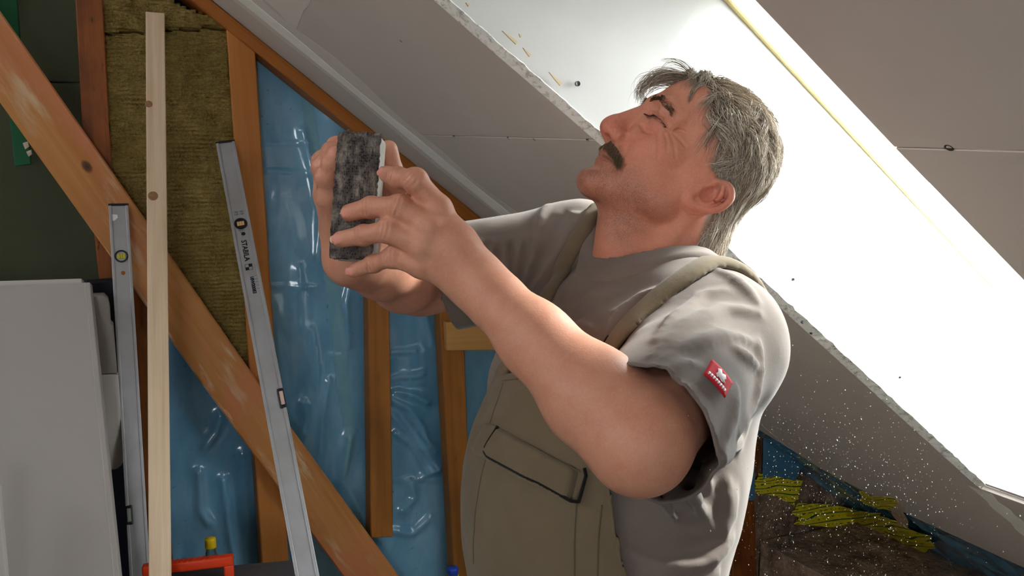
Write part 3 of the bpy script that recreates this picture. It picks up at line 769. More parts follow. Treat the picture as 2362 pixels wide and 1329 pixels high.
tag(slab('dark_backdrop', [(195, 650), (268, 644), (280, 800), (330, 1450), (330, 1780), (195, 1780)], 2.60, 2.65, M['navy'], 0.006), 'dark navy backdrop behind the white case, for a bag and the shaded gap', 'backdrop')

# trestle bench under the things at the lower edge (below the picture)
M['bench'] = wood('bench_wood', (150, 110, 70), (170, 130, 88), seed=11.0)
be = empty('trestle_bench', (0.30, 2.28, 0)); tag(be, 'low wooden bench below the stud wall carrying the toolbox', 'bench')
box('plank', (-0.22, 0.22, -.22, .22, .37, .40), M['bench'], be, .003)
for x in (-.20, .14):
    for y in (-.20, .14): box('leg', (x, x + .06, y, y + .06, 0, .37), M['bench'], be, .003)
BZ = 0.40
# toolbox with orange handle
M['orange'] = plain('orange_plastic', (228, 62, 18), 0.4, 0.45)
M['lid'] = plain('dark_grey_plastic', (62, 60, 64), 0.5, 0.4, var=0.25, scale=30, c2=(84, 80, 80))
M['tbody'] = plain('black_plastic_body', (34, 34, 38), 0.5, 0.4)
hl, hr = PD(337, 1306, 2.12), PD(530, 1283, 2.16)
tx = hr - hl; tx[2] = 0; wT = np.linalg.norm(tx); tx /= wT
tb = empty('toolbox'); cen = (hl + hr) / 2 + tx * .07; cen[2] = BZ
tb.matrix_world = Matrix(((tx[0], -tx[1], 0, cen[0]), (tx[1], tx[0], 0, cen[1]), (0, 0, 1, cen[2]), (0, 0, 0, 1)))
tag(tb, 'dark plastic toolbox with a bright orange carrying handle', 'toolbox')
ht = (hl[2] + hr[2]) / 2 - BZ
box('body', (-.14, .20, -.065, .075, 0, ht - .105), M['tbody'], tb, .012, 2)
box('lid', (-.144, .205, -.07, .08, ht - .103, ht - .048), M['lid'], tb, .024, 4)
hh_ = empty('tmp'); bpy.data.objects.remove(hh_)
hx0, hx1 = -wT / 2 - .07 - .008, wT / 2 - .07 + .008
tilt = (hr[2] - hl[2])
def hbar(nm, x0, x1, z0, z1, zs0=0, zs1=0):
    v, f = boxmesh(x0, x1, -.012, .012, z0, z1)
    v = [(x, y, z + (tilt * ((x - hx0) / (hx1 - hx0)) - tilt / 2 if z > ht - .03 else 0)) for x, y, z in v]
    return mk(nm, v, f, M['orange'], tb, True, .004, 2)
hbar('handle', hx0, hx1, ht - .021, ht + .003)
for x in (hx0, hx1 - .022): hbar('handle_arm', x, x + .022, ht - .10, ht - .018)
for i in range(9):
    x = hx0 + .05 + i * .012; z = ht + .003 + tilt * ((x - hx0) / (hx1 - hx0)) - tilt / 2
    box('grip_rib', (x, x + .005, -.0105, .0105, z - .001, z + .0012), M['orange'], tb)
# bottle with yellow cap
M['pet'] = plain('clear_bottle', (150, 170, 180), 0.1, 0.5); 
kb = NT('clear_pet', 0.05, 0.5); kb.b.inputs['Transmission Weight'].default_value = 0.9; kb.b.inputs['IOR'].default_value = 1.2; kb.col(lin((190, 210, 220)))
M['yellow_cap'] = plain('yellow_cap', (226, 190, 20), 0.4, 0.4)
cp = PD(485, 1241, 2.34); bz = cp[2] - BZ
bo = empty('water_bottle', (cp[0], cp[1], BZ)); tag(bo, 'clear plastic bottle with yellow cap behind the toolbox handle', 'bottle')
lathe('bottle_body', [(.030, 0), (.034, .006), (.034, bz - .10), (.030, bz - .08), (.014, bz - .045), (.0115, bz - .03), (.0115, bz - .016)], kb.m, bo)
lathe('cap', [(.0135, bz - .026), (.0138, bz - .024), (.0138, bz - .004), (.0125, bz), (.003, bz)], M['yellow_cap'], bo, 24)
# canister with blue lid
M['blue_cap'] = plain('blue_cap', (28, 62, 168), 0.4, 0.4); M['lime'] = plain('lime_label', (196, 206, 60), 0.5, 0.3)
cp = PD(1044, 1309, 2.62); bz = cp[2]
bo = empty('canister', (cp[0], cp[1], 0)); tag(bo, 'canister with blue lid and lime collar at the foot of the stud', 'canister')
lathe('can_body', [(.06, 0), (.066, .01), (.066, bz - .14), (.05, bz - .08), (.018, bz - .04), (.0175, bz - .022)], M['lime'], bo)
lathe('lid', [(.0165, bz - .022), (.0165, bz - .003), (.015, bz), (.004, bz)], M['blue_cap'], bo)
# ================================================================== SOFT-BODY MODELLING: distance fields -> one continuous mesh
def smin(a, b, k):
    h = np.clip(0.5 + 0.5 * (b - a) / k, 0, 1); return b + (a - b) * h - k * h * (1 - h)
def smax(a, b, k): return -smin(-a, -b, k)
def cone(P, a, b, ra, rb):
    a = np.asarray(a, float); e = np.asarray(b, float) - a; v = P - a
    t = np.clip((v @ e) / (e @ e), 0, 1)
    q = v - t[:, None] * e
    return np.sqrt((q * q).sum(1)) - (ra + (rb - ra) * t)
def ell(P, c, r, R=None):
    q = P - np.asarray(c, float)
    if R is not None: q = q @ np.asarray(R).T
    r = np.asarray(r, float); a = q / r; k0 = np.sqrt((a * a).sum(1)); a = a / r; k1 = np.sqrt((a * a).sum(1)) + 1e-9
    return k0 * (k0 - 1) / k1
def chain(P, pts, rad, k=0.004):
    d = None
    for i in range(len(pts) - 1):
        c = cone(P, pts[i], pts[i + 1], rad[i], rad[i + 1]); d = c if d is None else smin(d, c, k)
    return d
def near(P, c, R, fn, far=0.06):
    """evaluate fn only for points within R of c"""
    D = np.sqrt(((P - c) ** 2).sum(1)); m = D < R; out = np.maximum(D - R, 0) + far
    if m.any(): out[m] = fn(P[m])
    return out
def polygonize(fn, lo, hi, h):
    lo = np.asarray(lo, float); hi = np.asarray(hi, float)
    size = h * 16; n = np.ceil((hi - lo) / size).astype(int)
    I = np.stack(np.meshgrid(*[np.arange(k) for k in n], indexing='ij'), -1).reshape(-1, 3)
    for lev, s in ((0, 16), (1, 4), (2, 1)):
        c = lo + (I + 0.5) * (s * h); d = np.concatenate([fn(c[i:i + 200000]) for i in range(0, len(c), 200000)])
        I = I[np.abs(d) < 0.87 * s * h * 1.35 + (0.012 if s == 16 else 0.0)]
        if s > 1: 
            o = np.stack(np.meshgrid(*[np.arange(4)] * 3, indexing='ij'), -1).reshape(-1, 3); I = (I[:, None, :] * 4 + o[None]).reshape(-1, 3)
    N = n * 16 + 2
    key = lambda J: (J[..., 0] * N[1] + J[..., 1]) * N[2] + J[..., 2]
    off = np.array([(a, b, c) for a in (0, 1) for b in (0, 1) for c in (0, 1)])
    ck = key(I[:, None, :] + off[None]); uk, inv = np.unique(ck, return_inverse=True); inv = inv.reshape(ck.shape)
    J = np.stack([uk // (N[1] * N[2]), (uk // N[2]) % N[1], uk % N[2]], -1)
    P = lo + J * h; val = np.concatenate([fn(P[i:i + 200000]) for i in range(0, len(P), 200000)]); val[val == 0] = 1e-9
    cv = val[inv]; act = (cv.min(1) < 0) & (cv.max(1) > 0)
    I = I[act]; cv = cv[act]; inv = inv[act]
    E = [(a, b) for a in range(8) for b in range(8) if a < b and bin(a ^ b).count('1') == 1]
    acc = np.zeros((len(I), 3)); cnt = np.zeros(len(I))
    for a, b in E:
        va, vb = cv[:, a], cv[:, b]; m = (va < 0) != (vb < 0); t = np.where(m, va / (va - vb + 1e-20), 0)
        acc += np.where(m[:, None], off[a] + t[:, None] * (off[b] - off[a]), 0); cnt += m
    V = lo + (I + acc / cnt[:, None]) * h
    kc = key(I); order = np.argsort(kc); ks = kc[order]
    def find(K):
        p = np.searchsorted(ks, K); p = np.clip(p, 0, len(ks) - 1); ok = ks[p] == K; return np.where(ok, order[p], -1)
    F = []
    for ax in range(3):
        b = 4 >> ax                       # corner index with +1 on this axis
        m = (cv[:, 0] < 0) != (cv[:, b] < 0); Q = I[m]; neg = cv[m, 0] < 0
        u, v = (ax + 1) % 3, (ax + 2) % 3; du = np.zeros(3, int); dv = np.zeros(3, int); du[u] = 1; dv[v] = 1
        q = np.stack([find(key(Q)), find(key(Q - du)), find(key(Q - du - dv)), find(key(Q - dv))], -1)
        ok = (q >= 0).all(1); q = q[ok]; neg = neg[ok]
        q[~neg] = q[~neg][:, ::-1]; F.append(q)
    return V, np.concatenate(F)
def gradient(fn, P, e=4e-4):
    g = np.stack([fn(P + np.eye(3)[i] * e) - fn(P - np.eye(3)[i] * e) for i in range(3)], -1)
    return g / (np.linalg.norm(g, axis=1, keepdims=True) + 1e-9)
def project(fn, P, it=3, e=4e-4):
    for _ in range(it):
        d = fn(P); g = np.stack([fn(P + np.eye(3)[i] * e) - d for i in range(3)], -1) / e; s = (g * g).sum(1)
        P = P - np.clip(d / np.maximum(s, 0.2), -0.003, 0.003)[:, None] * g
    return P
def refine(V, Q, N, sel):
    """split the selected quads in four; neighbours take the extra vertices into their outline (N holds those many-sided faces)"""
    S, O = Q[sel], Q[~sel]; big = len(V) + 1
    ek = lambda A, B: np.minimum(A, B) * big + np.maximum(A, B)
    E = ek(S, np.roll(S, -1, 1)); uk, inv = np.unique(E, return_inverse=True); inv = inv.reshape(E.shape)
    mid = (V[uk // big] + V[uk % big]) / 2; cen = V[S].mean(1)
    m = len(V) + inv; c = len(V) + len(uk) + np.arange(len(S))
    new = np.concatenate([np.stack([S[:, i], m[:, i], c, m[:, i - 1]], -1) for i in range(4)])
    EO = ek(O, np.roll(O, -1, 1)); pos = np.clip(np.searchsorted(uk, EO), 0, len(uk) - 1); hitm = uk[pos] == EO
    rows = hitm.any(1); N2 = []
    def grow(f):
        g = []
        for i in range(len(f)):
            a_, b_ = int(f[i]), int(f[(i + 1) % len(f)]); g.append(a_); k_ = min(a_, b_) * big + max(a_, b_); p_ = np.searchsorted(uk, k_)
            if p_ < len(uk) and uk[p_] == k_: g.append(len(V) + int(p_))
        return g
    for f in O[rows]: N2.append(grow(f))
    for f in N: N2.append(grow(f))
    return np.vstack([V, mid, cen]), np.concatenate([O[~rows], new]), N2
def hit(px, py, fn, t0=0.6, t1=1.8):
    """first point of the surface on a sight line"""
    d = ray(px, py); d = d / np.linalg.norm(d); t = t0
    for _ in range(200):
        v = fn((CAM_O + d * t)[None])[0]
        if v < 3e-4: return CAM_O + d * t
        t += max(v * 0.7, 3e-4)
        if t > t1: break
    return None
def softmesh(name, V, F, mat, parent=None, col=None, ngons=None, alpha=None):
    me = bpy.data.meshes.new(name)
    L = np.full(len(F), F.shape[1]); flat = F.ravel()
    if ngons: L = np.concatenate([L, [len(f) for f in ngons]]); flat = np.concatenate([flat, [i for f in ngons for i in f]])
    me.vertices.add(len(V)); me.vertices.foreach_set('co', np.asarray(V, float).ravel())
    me.loops.add(len(flat)); me.loops.foreach_set('vertex_index', flat.astype(np.int32))
    me.polygons.add(len(L)); me.polygons.foreach_set('loop_start', np.concatenate([[0], np.cumsum(L)[:-1]]).astype(np.int32))
    me.polygons.foreach_set('use_smooth', np.ones(len(L), bool))
    me.update(calc_edges=True); me.validate()
    if col is not None:
        a = me.attributes.new('tint', 'FLOAT_COLOR', 'POINT'); a.data.foreach_set('color', np.c_[col, np.ones(len(col)) if alpha is None else alpha].astype(np.float32).ravel())
    o = link(name, me, mat, parent)
    return o
def drop_caps(V, F, fn_outer, eps):
    """remove the faces that only close the openings of a garment"""
    c = V[F].mean(1); d = fn_outer(c); return F[d > -eps]
def compact(V, F):
    u, inv = np.unique(F, return_inverse=True); return V[u], inv.reshape(F.shape)
# ================================================================== THE MAN
C2W = np.array([CAM_R, CAM_U, -CAM_F])            # rows: right, up, back
def vec(r, u, b): return r * CAM_R + u * CAM_U - b * CAM_F * -1 if False else r * CAM_R + u * CAM_U + b * (-CAM_F)
unit = lambda v: np.asarray(v, float) / np.linalg.norm(v)
# --- joints
L_SH, R_SH = PD(1642, 800, 1.055), PD(1335, 590, 1.31)
L_EL, L_WR = PD(1475, 1022, .845), PD(1102, 652, .958)
R_EL, R_WR = PD(968, 652, 1.35), PD(808, 606, 1.125)
WAIST = PD(1385, 1329, 1.12)
CH = (L_SH + R_SH) / 2
TU = unit(CH - WAIST); TL = unit((L_SH - R_SH) - TU * ((L_SH - R_SH) @ TU)); TF = np.cross(TL, TU)
TB = np.array([TF, TL, TU])
def tw(f, l, u): return CH + f * TF + l * TL + u * TU          # torso frame -> world
def tloc(P): return (P - CH) @ TB.T
# --- head frame: face tipped back, a little turned to the viewer
HC = PD(1578, 398, 1.19)
tilt, turn = math.radians(46), math.radians(11)
HF = unit(math.cos(turn) * (-math.cos(tilt) * CAM_R + math.sin(tilt) * CAM_U) - math.sin(turn) * CAM_F)
HU = math.sin(tilt) * CAM_R + math.cos(tilt) * CAM_U; HU = unit(HU - HF * (HU @ HF)); HL = np.cross(HU, HF)
HB = np.array([HF, HL, HU])
def hw(x, y, z): return HC + x * HF + y * HL + z * HU
def hloc(P): return (P - HC) @ HB.T

EAR_A = unit((-.30, 0, .954)); EAR_B = unit((-.954, 0, -.30))
def earp(a, b, o=0.0): return np.array([-.030, .070, -.002]) + EAR_A * a + EAR_B * b + np.array([0, 1, 0]) * (0.006 + b * 0.42 + o)
EAR_S = .87
def earp(a, b, o=0.0): return np.array([-.016, .070, -.013]) + (EAR_A * a + EAR_B * b + np.array([0, 1, 0]) * (b * 0.42 + o)) * EAR_S + np.array([0, .006, 0])
def curve(pts, rad, m=4):
    """smooth curve through the points (Catmull-Rom)"""
    p = np.array(pts, float); r = np.array(rad, float); q = np.vstack([2 * p[0] - p[1], p, 2 * p[-1] - p[-2]]); P_ = []; R_ = []
    for i in range(len(p) - 1):
        for k in range(m):
            t = k / m; a, b, c, d = q[i:i + 4]
            P_.append(.5 * (2 * b + (c - a) * t + (2 * a - 5 * b + 4 * c - d) * t * t + (3 * b - 3 * c + d - a) * t ** 3)); R_.append(r[i] + (r[i + 1] - r[i]) * t)
    P_.append(p[-1]); R_.append(r[-1]); return P_, R_
EAR_CACHE = {}
def head_base(P):
    Q = hloc(P); S = Q.copy(); S[:, 1] = np.abs(S[:, 1])
    d = ell(Q, (-.004, 0, .040), (.083, .075, .085))
    d = smin(d, ell(Q, (.046, 0, .050), (.050, .060, .056)), .02)
    d = smin(d, chain(S, [(.090, .008, .031), (.0835, .036, .031), (.068, .052, .027)], (.0120, .0115, .0100), .01), .014)
    d = smin(d, ell(S, (.046, .049, -.010), (.026, .0185, .020)), .02)
    d = smin(d, ell(Q, (.056, 0, -.045), (.042, .041, .044)), .02)
    d = smin(d, cone(S, (-.006, .061, -.005), (.006, .055, -.060), .017, .018), .02)
    d = smin(d, cone(S, (.006, .055, -.060), (.070, .014, -.096), .018, .018), .02)
    d = smin(d, ell(Q, (.078, 0, -.096), (.018, .024, .018)), .014)
    d = smin(d, ell(Q, (.030, 0, -.070), (.055, .048, .034)), .02)
    d = smin(d, ell(S, (.034, .040, -.045), (.032, .0205, .030)), .02)
    d = smin(d, ell(S, (.063, .034, -.022), (.019, .016, .015)), .014)
    # mentolabial hollow
    d = smax(d, -cone(S, (.099, 0, -.083), (.087, .020, -.082), .006, .004), .010)
    # eyes: deep set, squinting
    d = smax(d, -ell(S, (.1070, .0345, .011), (.0205, .0195, .0120)), .014)
    d = smin(d, ell(S, (.0725, .0345, .0095), (.0158, .0205, .0125)), .006)
    d = smin(d, cone(S, (.0790, .034, -.003), (.067, .051, .000), .0036, .0034), .008)
    d = smin(d, chain(S, [(.0880, .020, .0210), (.0830, .038, .0205), (.0660, .056, .0140)], (.0050, .0055, .0045), .004), .006)    # heavy upper lid fold
    # nose
    d = smin(d, chain(S, [(.086, .010, .016), (.084, .015, .000), (.083, .020, -.022)], (.0085, .0095, .0100), .004), .010)
    d = smin(d, cone(Q, (.091, 0, .022), (.106, 0, -.021), .0088, .0125), .012)
    d = smin(d, ell(Q, (.1085, 0, -.032), (.0155, .0155, .0150)), .008)
    d = smin(d, ell(S, (.0950, .0150, -.036), (.0130, .0090, .0100)), .005)
    d = smin(d, cone(Q, (.104, 0, -.042), (.092, 0, -.048), .0062, .0050), .005)
    d = smax(d, -ell(S, (.1015, .0088, -.0485), (.0100, .0048, .0070)), .003)
    # lips
    d = smin(d, ell(S, (.079, .0, -.056), (.0165, .026, .0120)), .008)
    d = smin(d, cone(S, (.0905, .003, -.0605), (.070, .0300, -.0575), .0052, .0032), .004)
    d = smin(d, cone(S, (.0875, .000, -.0715), (.070, .0270, -.0645), .0062, .0036), .004)
    # ear
    A = earp
    def ear(T):
        e = chain(T, *curve([A(-.002, .004), A(.016, -.003), A(.029, .003), A(.033, .014), A(.026, .026), A(.008, .031), A(-.010, .026), A(-.022, .015), A(-.029, .005), A(-.024, -.003), A(-.014, -.004)],
                  (.0036, .0040, .0042, .0043, .0043, .0043, .0044, .0052, .0066, .0062, .0045)), .0006)
        f2 = unit(EAR_B + np.array([0, .42, 0]))
        pl = ell(T - A(.000, .012, -.006), (0, 0, 0), (.029, .0165, .0040), np.array([EAR_A, f2, np.cross(EAR_A, f2)]))
        e = smin(e, pl, .005)
        e = smin(e, chain(T, *curve([A(.024, .009, .000), A(.013, .0165, .002), A(-.004, .0175, .002), A(-.014, .010, .001)], (.0028, .0036, .0036, .0030)), .0006), .003)
        e = smin(e, ell(T, A(-.006, -.004, .002), (.005, .0035, .006)), .004)
        e = smax(e, -ell(T, A(.000, .007, .003), (.009, .011, .012), None), .003)
        return e
    return smin(d, near(S, earp(0, .012), .06, ear), .004)
def on_surface(fn, pts):
    P = np.array(pts, float)
    for _ in range(12):
        e = 4e-4; g = np.stack([fn(P + np.eye(3)[i] * e) - fn(P - np.eye(3)[i] * e) for i in range(3)], -1) / (2 * e)
        P = P - np.clip(fn(P) / np.maximum((g * g).sum(1), .2), -.004, .004)[:, None] * g
    g = gradient(fn, P); return P, g
def densify(pts, m=3):
    pts = np.array(pts, float); out = []
    for i in range(len(pts) - 1):
        for k in range(m): out.append(pts[i] + (pts[i + 1] - pts[i]) * k / m)
    out.append(pts[-1]); return np.array(out)
GROOVES = []
def groove(fn, pts, r0, r1, depth=0.45, k=.0022, taper=True):
    P, g = on_surface(fn, densify(pts)); n = len(P); t = np.linspace(0, 1, n)
    r = r0 + (r1 - r0) * t
    if taper: r = r * (0.35 + 0.65 * np.clip(np.minimum(t, 1 - t) * 5, 0, 1))
    GROOVES.append((P + g * (r * (1 - depth))[:, None], r, k, P.mean(0), np.linalg.norm(P - P.mean(0), axis=1).max() + .015))
H = lambda *a: [hw(*p) for p in a]
for sg in (1, -1):
    def q(*pts): return [hw(x, sg * y, z) for x, y, z in pts]
    groove(head_base, q((.100, 0, -.0657), (.088, .012, -.0662), (.074, .0270, -.0635), (.062, .0365, -.0565)), .0036, .0018, .85, .0016, False)          # mouth line
    groove(head_base, q((.093, .0245, -.028), (.0860, .0325, -.044), (.0745, .0385, -.060), (.066, .040, -.074)), .0055, .0045, .52, .006)               # nose to mouth
    groove(head_base, q((.088, .0250, -.026), (.091, .0255, -.036), (.088, .0235, -.043)), .0030, .0030, .5, .004)                                       # wing of the nose
    groove(head_base, q((.0910, .0190, .0075), (.0880, .0270, .0090), (.0840, .0370, .0095), (.0740, .0490, .0090), (.064, .057, .0080)), .0026, .0018, .60, .0018)   # closed lids
    groove(head_base, q((.0900, .0200, .0155), (.0860, .0340, .0162), (.0700, .0520, .0130)), .0018, .0014, .45, .0025)
    groove(head_base, q((.0880, .0220, -.0075), (.0810, .0350, -.0095), (.0690, .0490, -.0065)), .0018, .0014, .35, .004)
    for p, r_, rr in (((.060, .0590, .012), (.050, .0650, .020), .0014), ((.059, .0600, .008), (.038, .0680, .008), .0020), ((.060, .0595, .004), (.036, .0680, -.012), .0021),
                      ((.064, .0560, -.001), (.050, .0640, -.013), .0017), ((.067, .051, -.005), (.048, .0620, -.028), .0018)):
        groove(head_base, q(p, tuple((np.array(p) + np.array(r_)) / 2 + np.array([.001, .002, .0015])), r_), rr, rr * .5, .36, .0030)
    pass
    groove(head_base, q((.098, .0065, .034), (.0965, .0075, .048)), .0022, .0018, .35, .004)
def head_fn(P):
    d = head_base(P)
    for pts, r, k, c, R in GROOVES:
        m = ((P - c) ** 2).sum(1) < (R + .02) ** 2
        if m.any(): d[m] = smax(d[m], -chain(P[m], pts, r, .0008), k)
    return d
def neck_fn(P):
    d = cone(P, hw(-.040, 0, -.030), tw(-.035, 0, .02), .060, .066)
    d = smin(d, cone(P, hw(.016, 0, -.078), tw(.018, 0, .0), .044, .052), .03)
    for s in (1, -1): d = smin(d, cone(P, hw(-.030, s * .058, -.030), tw(.045, s * .018, -.02), .015, .013), .022)
    d = smin(d, ell(P, (hw(.020, 0, -.085) * .55 + tw(.045, 0, .0) * .45), (.016, .016, .016)), .02)
    return d
TORSO = [((-.005, 0, -.19), (.128, .165, .215)), ((-.015, 0, -.06), (.095, .180, .085)), ((.008, 0, -.37), (.116, .150, .16)), ((.0, 0, -.54), (.116, .158, .14))]
def torso_fn(P, g=0.0):
    Q = tloc(P); S = Q.copy(); S[:, 1] = np.abs(S[:, 1])
    d = None
    for c, r in TORSO:
        e = ell(Q, c, np.array(r) + g); d = e if d is None else smin(d, e, .06)
    d = smin(d, ell(S, (.070, .078, -.125), np.array((.052, .080, .070)) + g), .04)
    d = smin(d, cone(Q, (-.03, 0, .030), tloc(L_SH) + (-.005, -.02, .015), .050 + g, .045 + g), .05)
    d = smin(d, cone(Q, (-.035, 0, .005), tloc(R_SH) + (-.005, .02, -.012), .046 + g, .042 + g), .04)
    return d
# legs: standing, feet on the floor (the figure is modelled at 10/11 of life size and enlarged below)
LIFE = 1.1; FLOOR_U = CAM_O[2] * (1 - 1 / LIFE)
HIPC = tw(0, 0, -.56)
LEGS = []
for s in (1, -1):
    hip = HIPC + TL * s * .095; foot = np.array([hip[0] + .02, hip[1], FLOOR_U + .06]) + TL * s * .03
    knee = (hip + foot) / 2 + TF * .03; LEGS.append((hip, knee, foot))
def legs_fn(P, g=0.0):
    d = None
    for hip, knee, foot in LEGS:
        e = chain(P, [hip, knee, foot], (.088 + g, .062 + g, .047 + g), .03); t = unit([TF[0], TF[1], 0])
        e2 = cone(P, foot - t * .03 - [0, 0, .02], foot + t * .14 - [0, 0, .03], .04, .03) if g == 0 else None
        if e2 is not None: e = smin(e, e2, .02)
        d = e if d is None else smin(d, e, .03)
    return d
# arms
def arm_fn(P, sh, el, wr, side):
    d = smin(ell(P, sh, (.064, .064, .064)), cone(P, sh, el, .056, .047), .03)
    m = el + (wr - el) * .26; m2 = el + (wr - el) * .62
    e = chain(P, [el, m, m2, wr], (.0445, .0465, .0350, .0275), .02)
    return smin(d, e, .02)
def finger(P, pts, r0, k=.006, nail=None):
    return chain(P, pts, r0, k)
LH = dict(
    index=[PD(1012, 482, .955), PD(958, 416, .944), PD(918, 410, .962), PD(893, 402, .986)],
    middle=[PD(990, 524, .944), PD(920, 478, .946), PD(856, 478, .961), PD(806, 491, .9695)],
    ring=[PD(976, 568, .945), PD(895, 533, .947), PD(838, 543, .962), PD(786, 552, .970)],
    pinky=[PD(972, 612, .954), PD(905, 594, .960), PD(862, 608, .976), PD(818, 624, .988)])
LTH = [PD(1070, 602, .985), PD(1000, 520, 1.020), PD(935, 452, 1.040), PD(893, 405, 1.036)]
RH = dict(
    index=[PD(762, 452, 1.105), PD(754, 374, 1.100), PD(798, 334, 1.085), PD(842, 338, 1.066)],
    middle=[PD(752, 450, 1.085), PD(744, 374, 1.076), PD(776, 338, 1.060), PD(815, 342, 1.046)],
    ring=[PD(752, 448, 1.065), PD(744, 386, 1.048), PD(764, 350, 1.036), PD(798, 352, 1.034)],
    pinky=[PD(756, 456, 1.047), PD(750, 408, 1.030), PD(762, 378, 1.022), PD(772, 352, 1.020)])
RTH = [PD(838, 570, 1.105), PD(878, 478, 1.080), PD(904, 396, 1.062), PD(896, 345, 1.050)]
RAD = dict(index=(.0135, .0118, .0102, .0092), middle=(.0138, .0120, .0104, .0094), ring=(.0132, .0114, .0100, .0090), pinky=(.0122, .0102, .0088, .0080))
def nails_of(h): return [(h[f][2], h[f][3]) for f in ('index', 'middle', 'ring', 'pinky')]
def hand_fn(P, H, TH, wr, el):
    d = None; ax = unit(wr - el)
    for f in ('index', 'middle', 'ring', 'pinky'):
        mc = cone(P, wr + (H[f][0] - wr) * .12, H[f][0], .0185, .0130); d = mc if d is None else smin(d, mc, .016)
    d = smin(d, ell(P, H['index'][0] * .5 + wr * .5, (.020, .020, .020)), .02)
    d = smin(d, chain(P, [wr * .7 + TH[0] * .3, TH[0], TH[1]], (.018, .0185, .0145), .01), .014)
    d = smin(d, chain(P, TH[1:], (.0145, .0128, .0108), .005), .006)
    # knuckle heads
    for f in ('index', 'middle', 'ring', 'pinky'):
        e = finger(P, H[f], RAD[f], .005)
        e = smin(e, ell(P, H[f][1], (RAD[f][1] * 1.10,) * 3), .004)
        e = smin(e, ell(P, H[f][2], (RAD[f][2] * 1.07,) * 3), .004)
        d = smin(d, e, .0075)
    return smin(d, cone(P, wr - ax * .03, wr + ax * .01, .029, .026), .02)
def extra_knuckles(P, d, H):
    for f in ('index', 'middle', 'ring', 'pinky'):
        d = smin(d, ell(P, H[f][0] - CAM_F * .004, (.0105,) * 3), .008)
    return d
HG = []
for f in ('index', 'middle', 'ring', 'pinky'):
    fn_ = lambda P, f=f: smin(chain(P, LH[f], RAD[f], .005), ell(P, LH[f][1], (RAD[f][1] * 1.1,) * 3), .004)
    for j, offs, rr in ((1, (-.0042, 0, .0040), .0016), (2, (-.002, .002), .0011)):
        ax = unit(LH[f][j + 1] - LH[f][j - 1]); nn = unit(-CAM_F - ax * (-CAM_F @ ax)); sd = np.cross(ax, nn)
        for o_ in offs:
            w_ = RAD[f][j] * .62
            pts = [LH[f][j] + ax * (o_ + c_) + nn * RAD[f][j] * math.sqrt(1 - (t * .62) ** 2) + sd * t * w_ for t, c_ in ((-1, .0012), (-.4, 0), (.4, 0), (1, .0012))]
            P_, g_ = on_surface(fn_, densify(pts, 3)); r_ = np.full(len(P_), rr) * np.linspace(.7, 1, len(P_))
            HG.append((P_ + g_ * (r_ * .55)[:, None], r_, P_.mean(0)))
def carve_hand(P, d):
    for pts, r, c in HG:
        m = ((P - c) ** 2).sum(1) < .02 ** 2
        if m.any(): d[m] = smax(d[m], -chain(P[m], pts, r, .0008), .002)
    return d
def nail_plate(P, d, H):
    for f in H:
        a, b = H[f][2], H[f][3]; ax = unit(b - a); nn = unit(-CAM_F - ax * (-CAM_F @ ax)); sd = np.cross(ax, nn)
        d = smin(d, ell(P, b + ax * .0015 + nn * (RAD[f][3] - .0012), (.0075, .0062, .0020), np.array([ax, sd, nn])), .0008)
    return d
def skin_fn(P):
    d = near(P, tw(0, 0, -.25), .62, lambda q: torso_fn(q))
    d = smin(d, near(P, HIPC * [1, 1, .5], .62, legs_fn), .04)
    d = smin(d, near(P, (L_SH + L_WR) / 2, .42, lambda q: arm_fn(q, L_SH, L_EL, L_WR, 1)), .035)
    d = smin(d, near(P, (R_SH + R_WR) / 2, .42, lambda q: arm_fn(q, R_SH, R_EL, R_WR, -1)), .035)
    d = smin(d, near(P, L_WR * .5 + LH['middle'][1] * .5, .18, lambda q: nail_plate(q, carve_hand(q, extra_knuckles(q, hand_fn(q, LH, LTH, L_WR, L_EL), LH)), LH)), .012)
    d = smin(d, near(P, R_WR * .4 + RH['middle'][1] * .6, .20, lambda q: hand_fn(q, RH, RTH, R_WR, R_EL)), .012)
    n = near(P, (HC + CH) / 2, .24, neck_fn)
    h = near(P, HC, .20, head_fn)
    return smin(d, smin(n, h, .016), .02)
V, F = polygonize(skin_fn, (-.35, .45, FLOOR_U), (1.05, 1.45, 1.85), .0045)
NB = len(V); NG = []
c = V[F].mean(1); fine = (np.linalg.norm(c - HC, axis=1) < .150) | (np.linalg.norm(c - PD(860, 480, 1.0), axis=1) < .125) | (np.linalg.norm(c - (L_WR + LH['middle'][0]) / 2, axis=1) < .08)
V, F, NG = refine(V, F, NG, fine)
c = V[F].mean(1); hl = hloc(c)
face = (np.linalg.norm(hl - [.06, .02, -.02], axis=1) < .085) & (hl[:, 1] > -.03) | (np.linalg.norm(hl - [-.035, .08, 0], axis=1) < .045) | (np.linalg.norm(c - PD(860, 500, .965), axis=1) < .070)
face &= (np.linalg.norm(V[F[:, 0]] - V[F[:, 1]], axis=1) < .0034)
V, F, NG = refine(V, F, NG, face)
c = V[F].mean(1); hl = hloc(c)
eye = (np.linalg.norm((hl - [.070, .043, .004]) / [1, 1, 1.1], axis=1) < .033) | (np.linalg.norm(hl - [.078, .020, -.062], axis=1) < .024)
eye &= (np.linalg.norm(V[F[:, 0]] - V[F[:, 1]], axis=1) < .0018)
V, F, NG = refine(V, F, NG, eye)
dh = np.minimum(np.linalg.norm(V - HC, axis=1) - .16, np.linalg.norm(V - PD(900, 510, .99), axis=1) - .16)
fm = dh < 0; V[fm] = project(skin_fn, V[fm], 2)
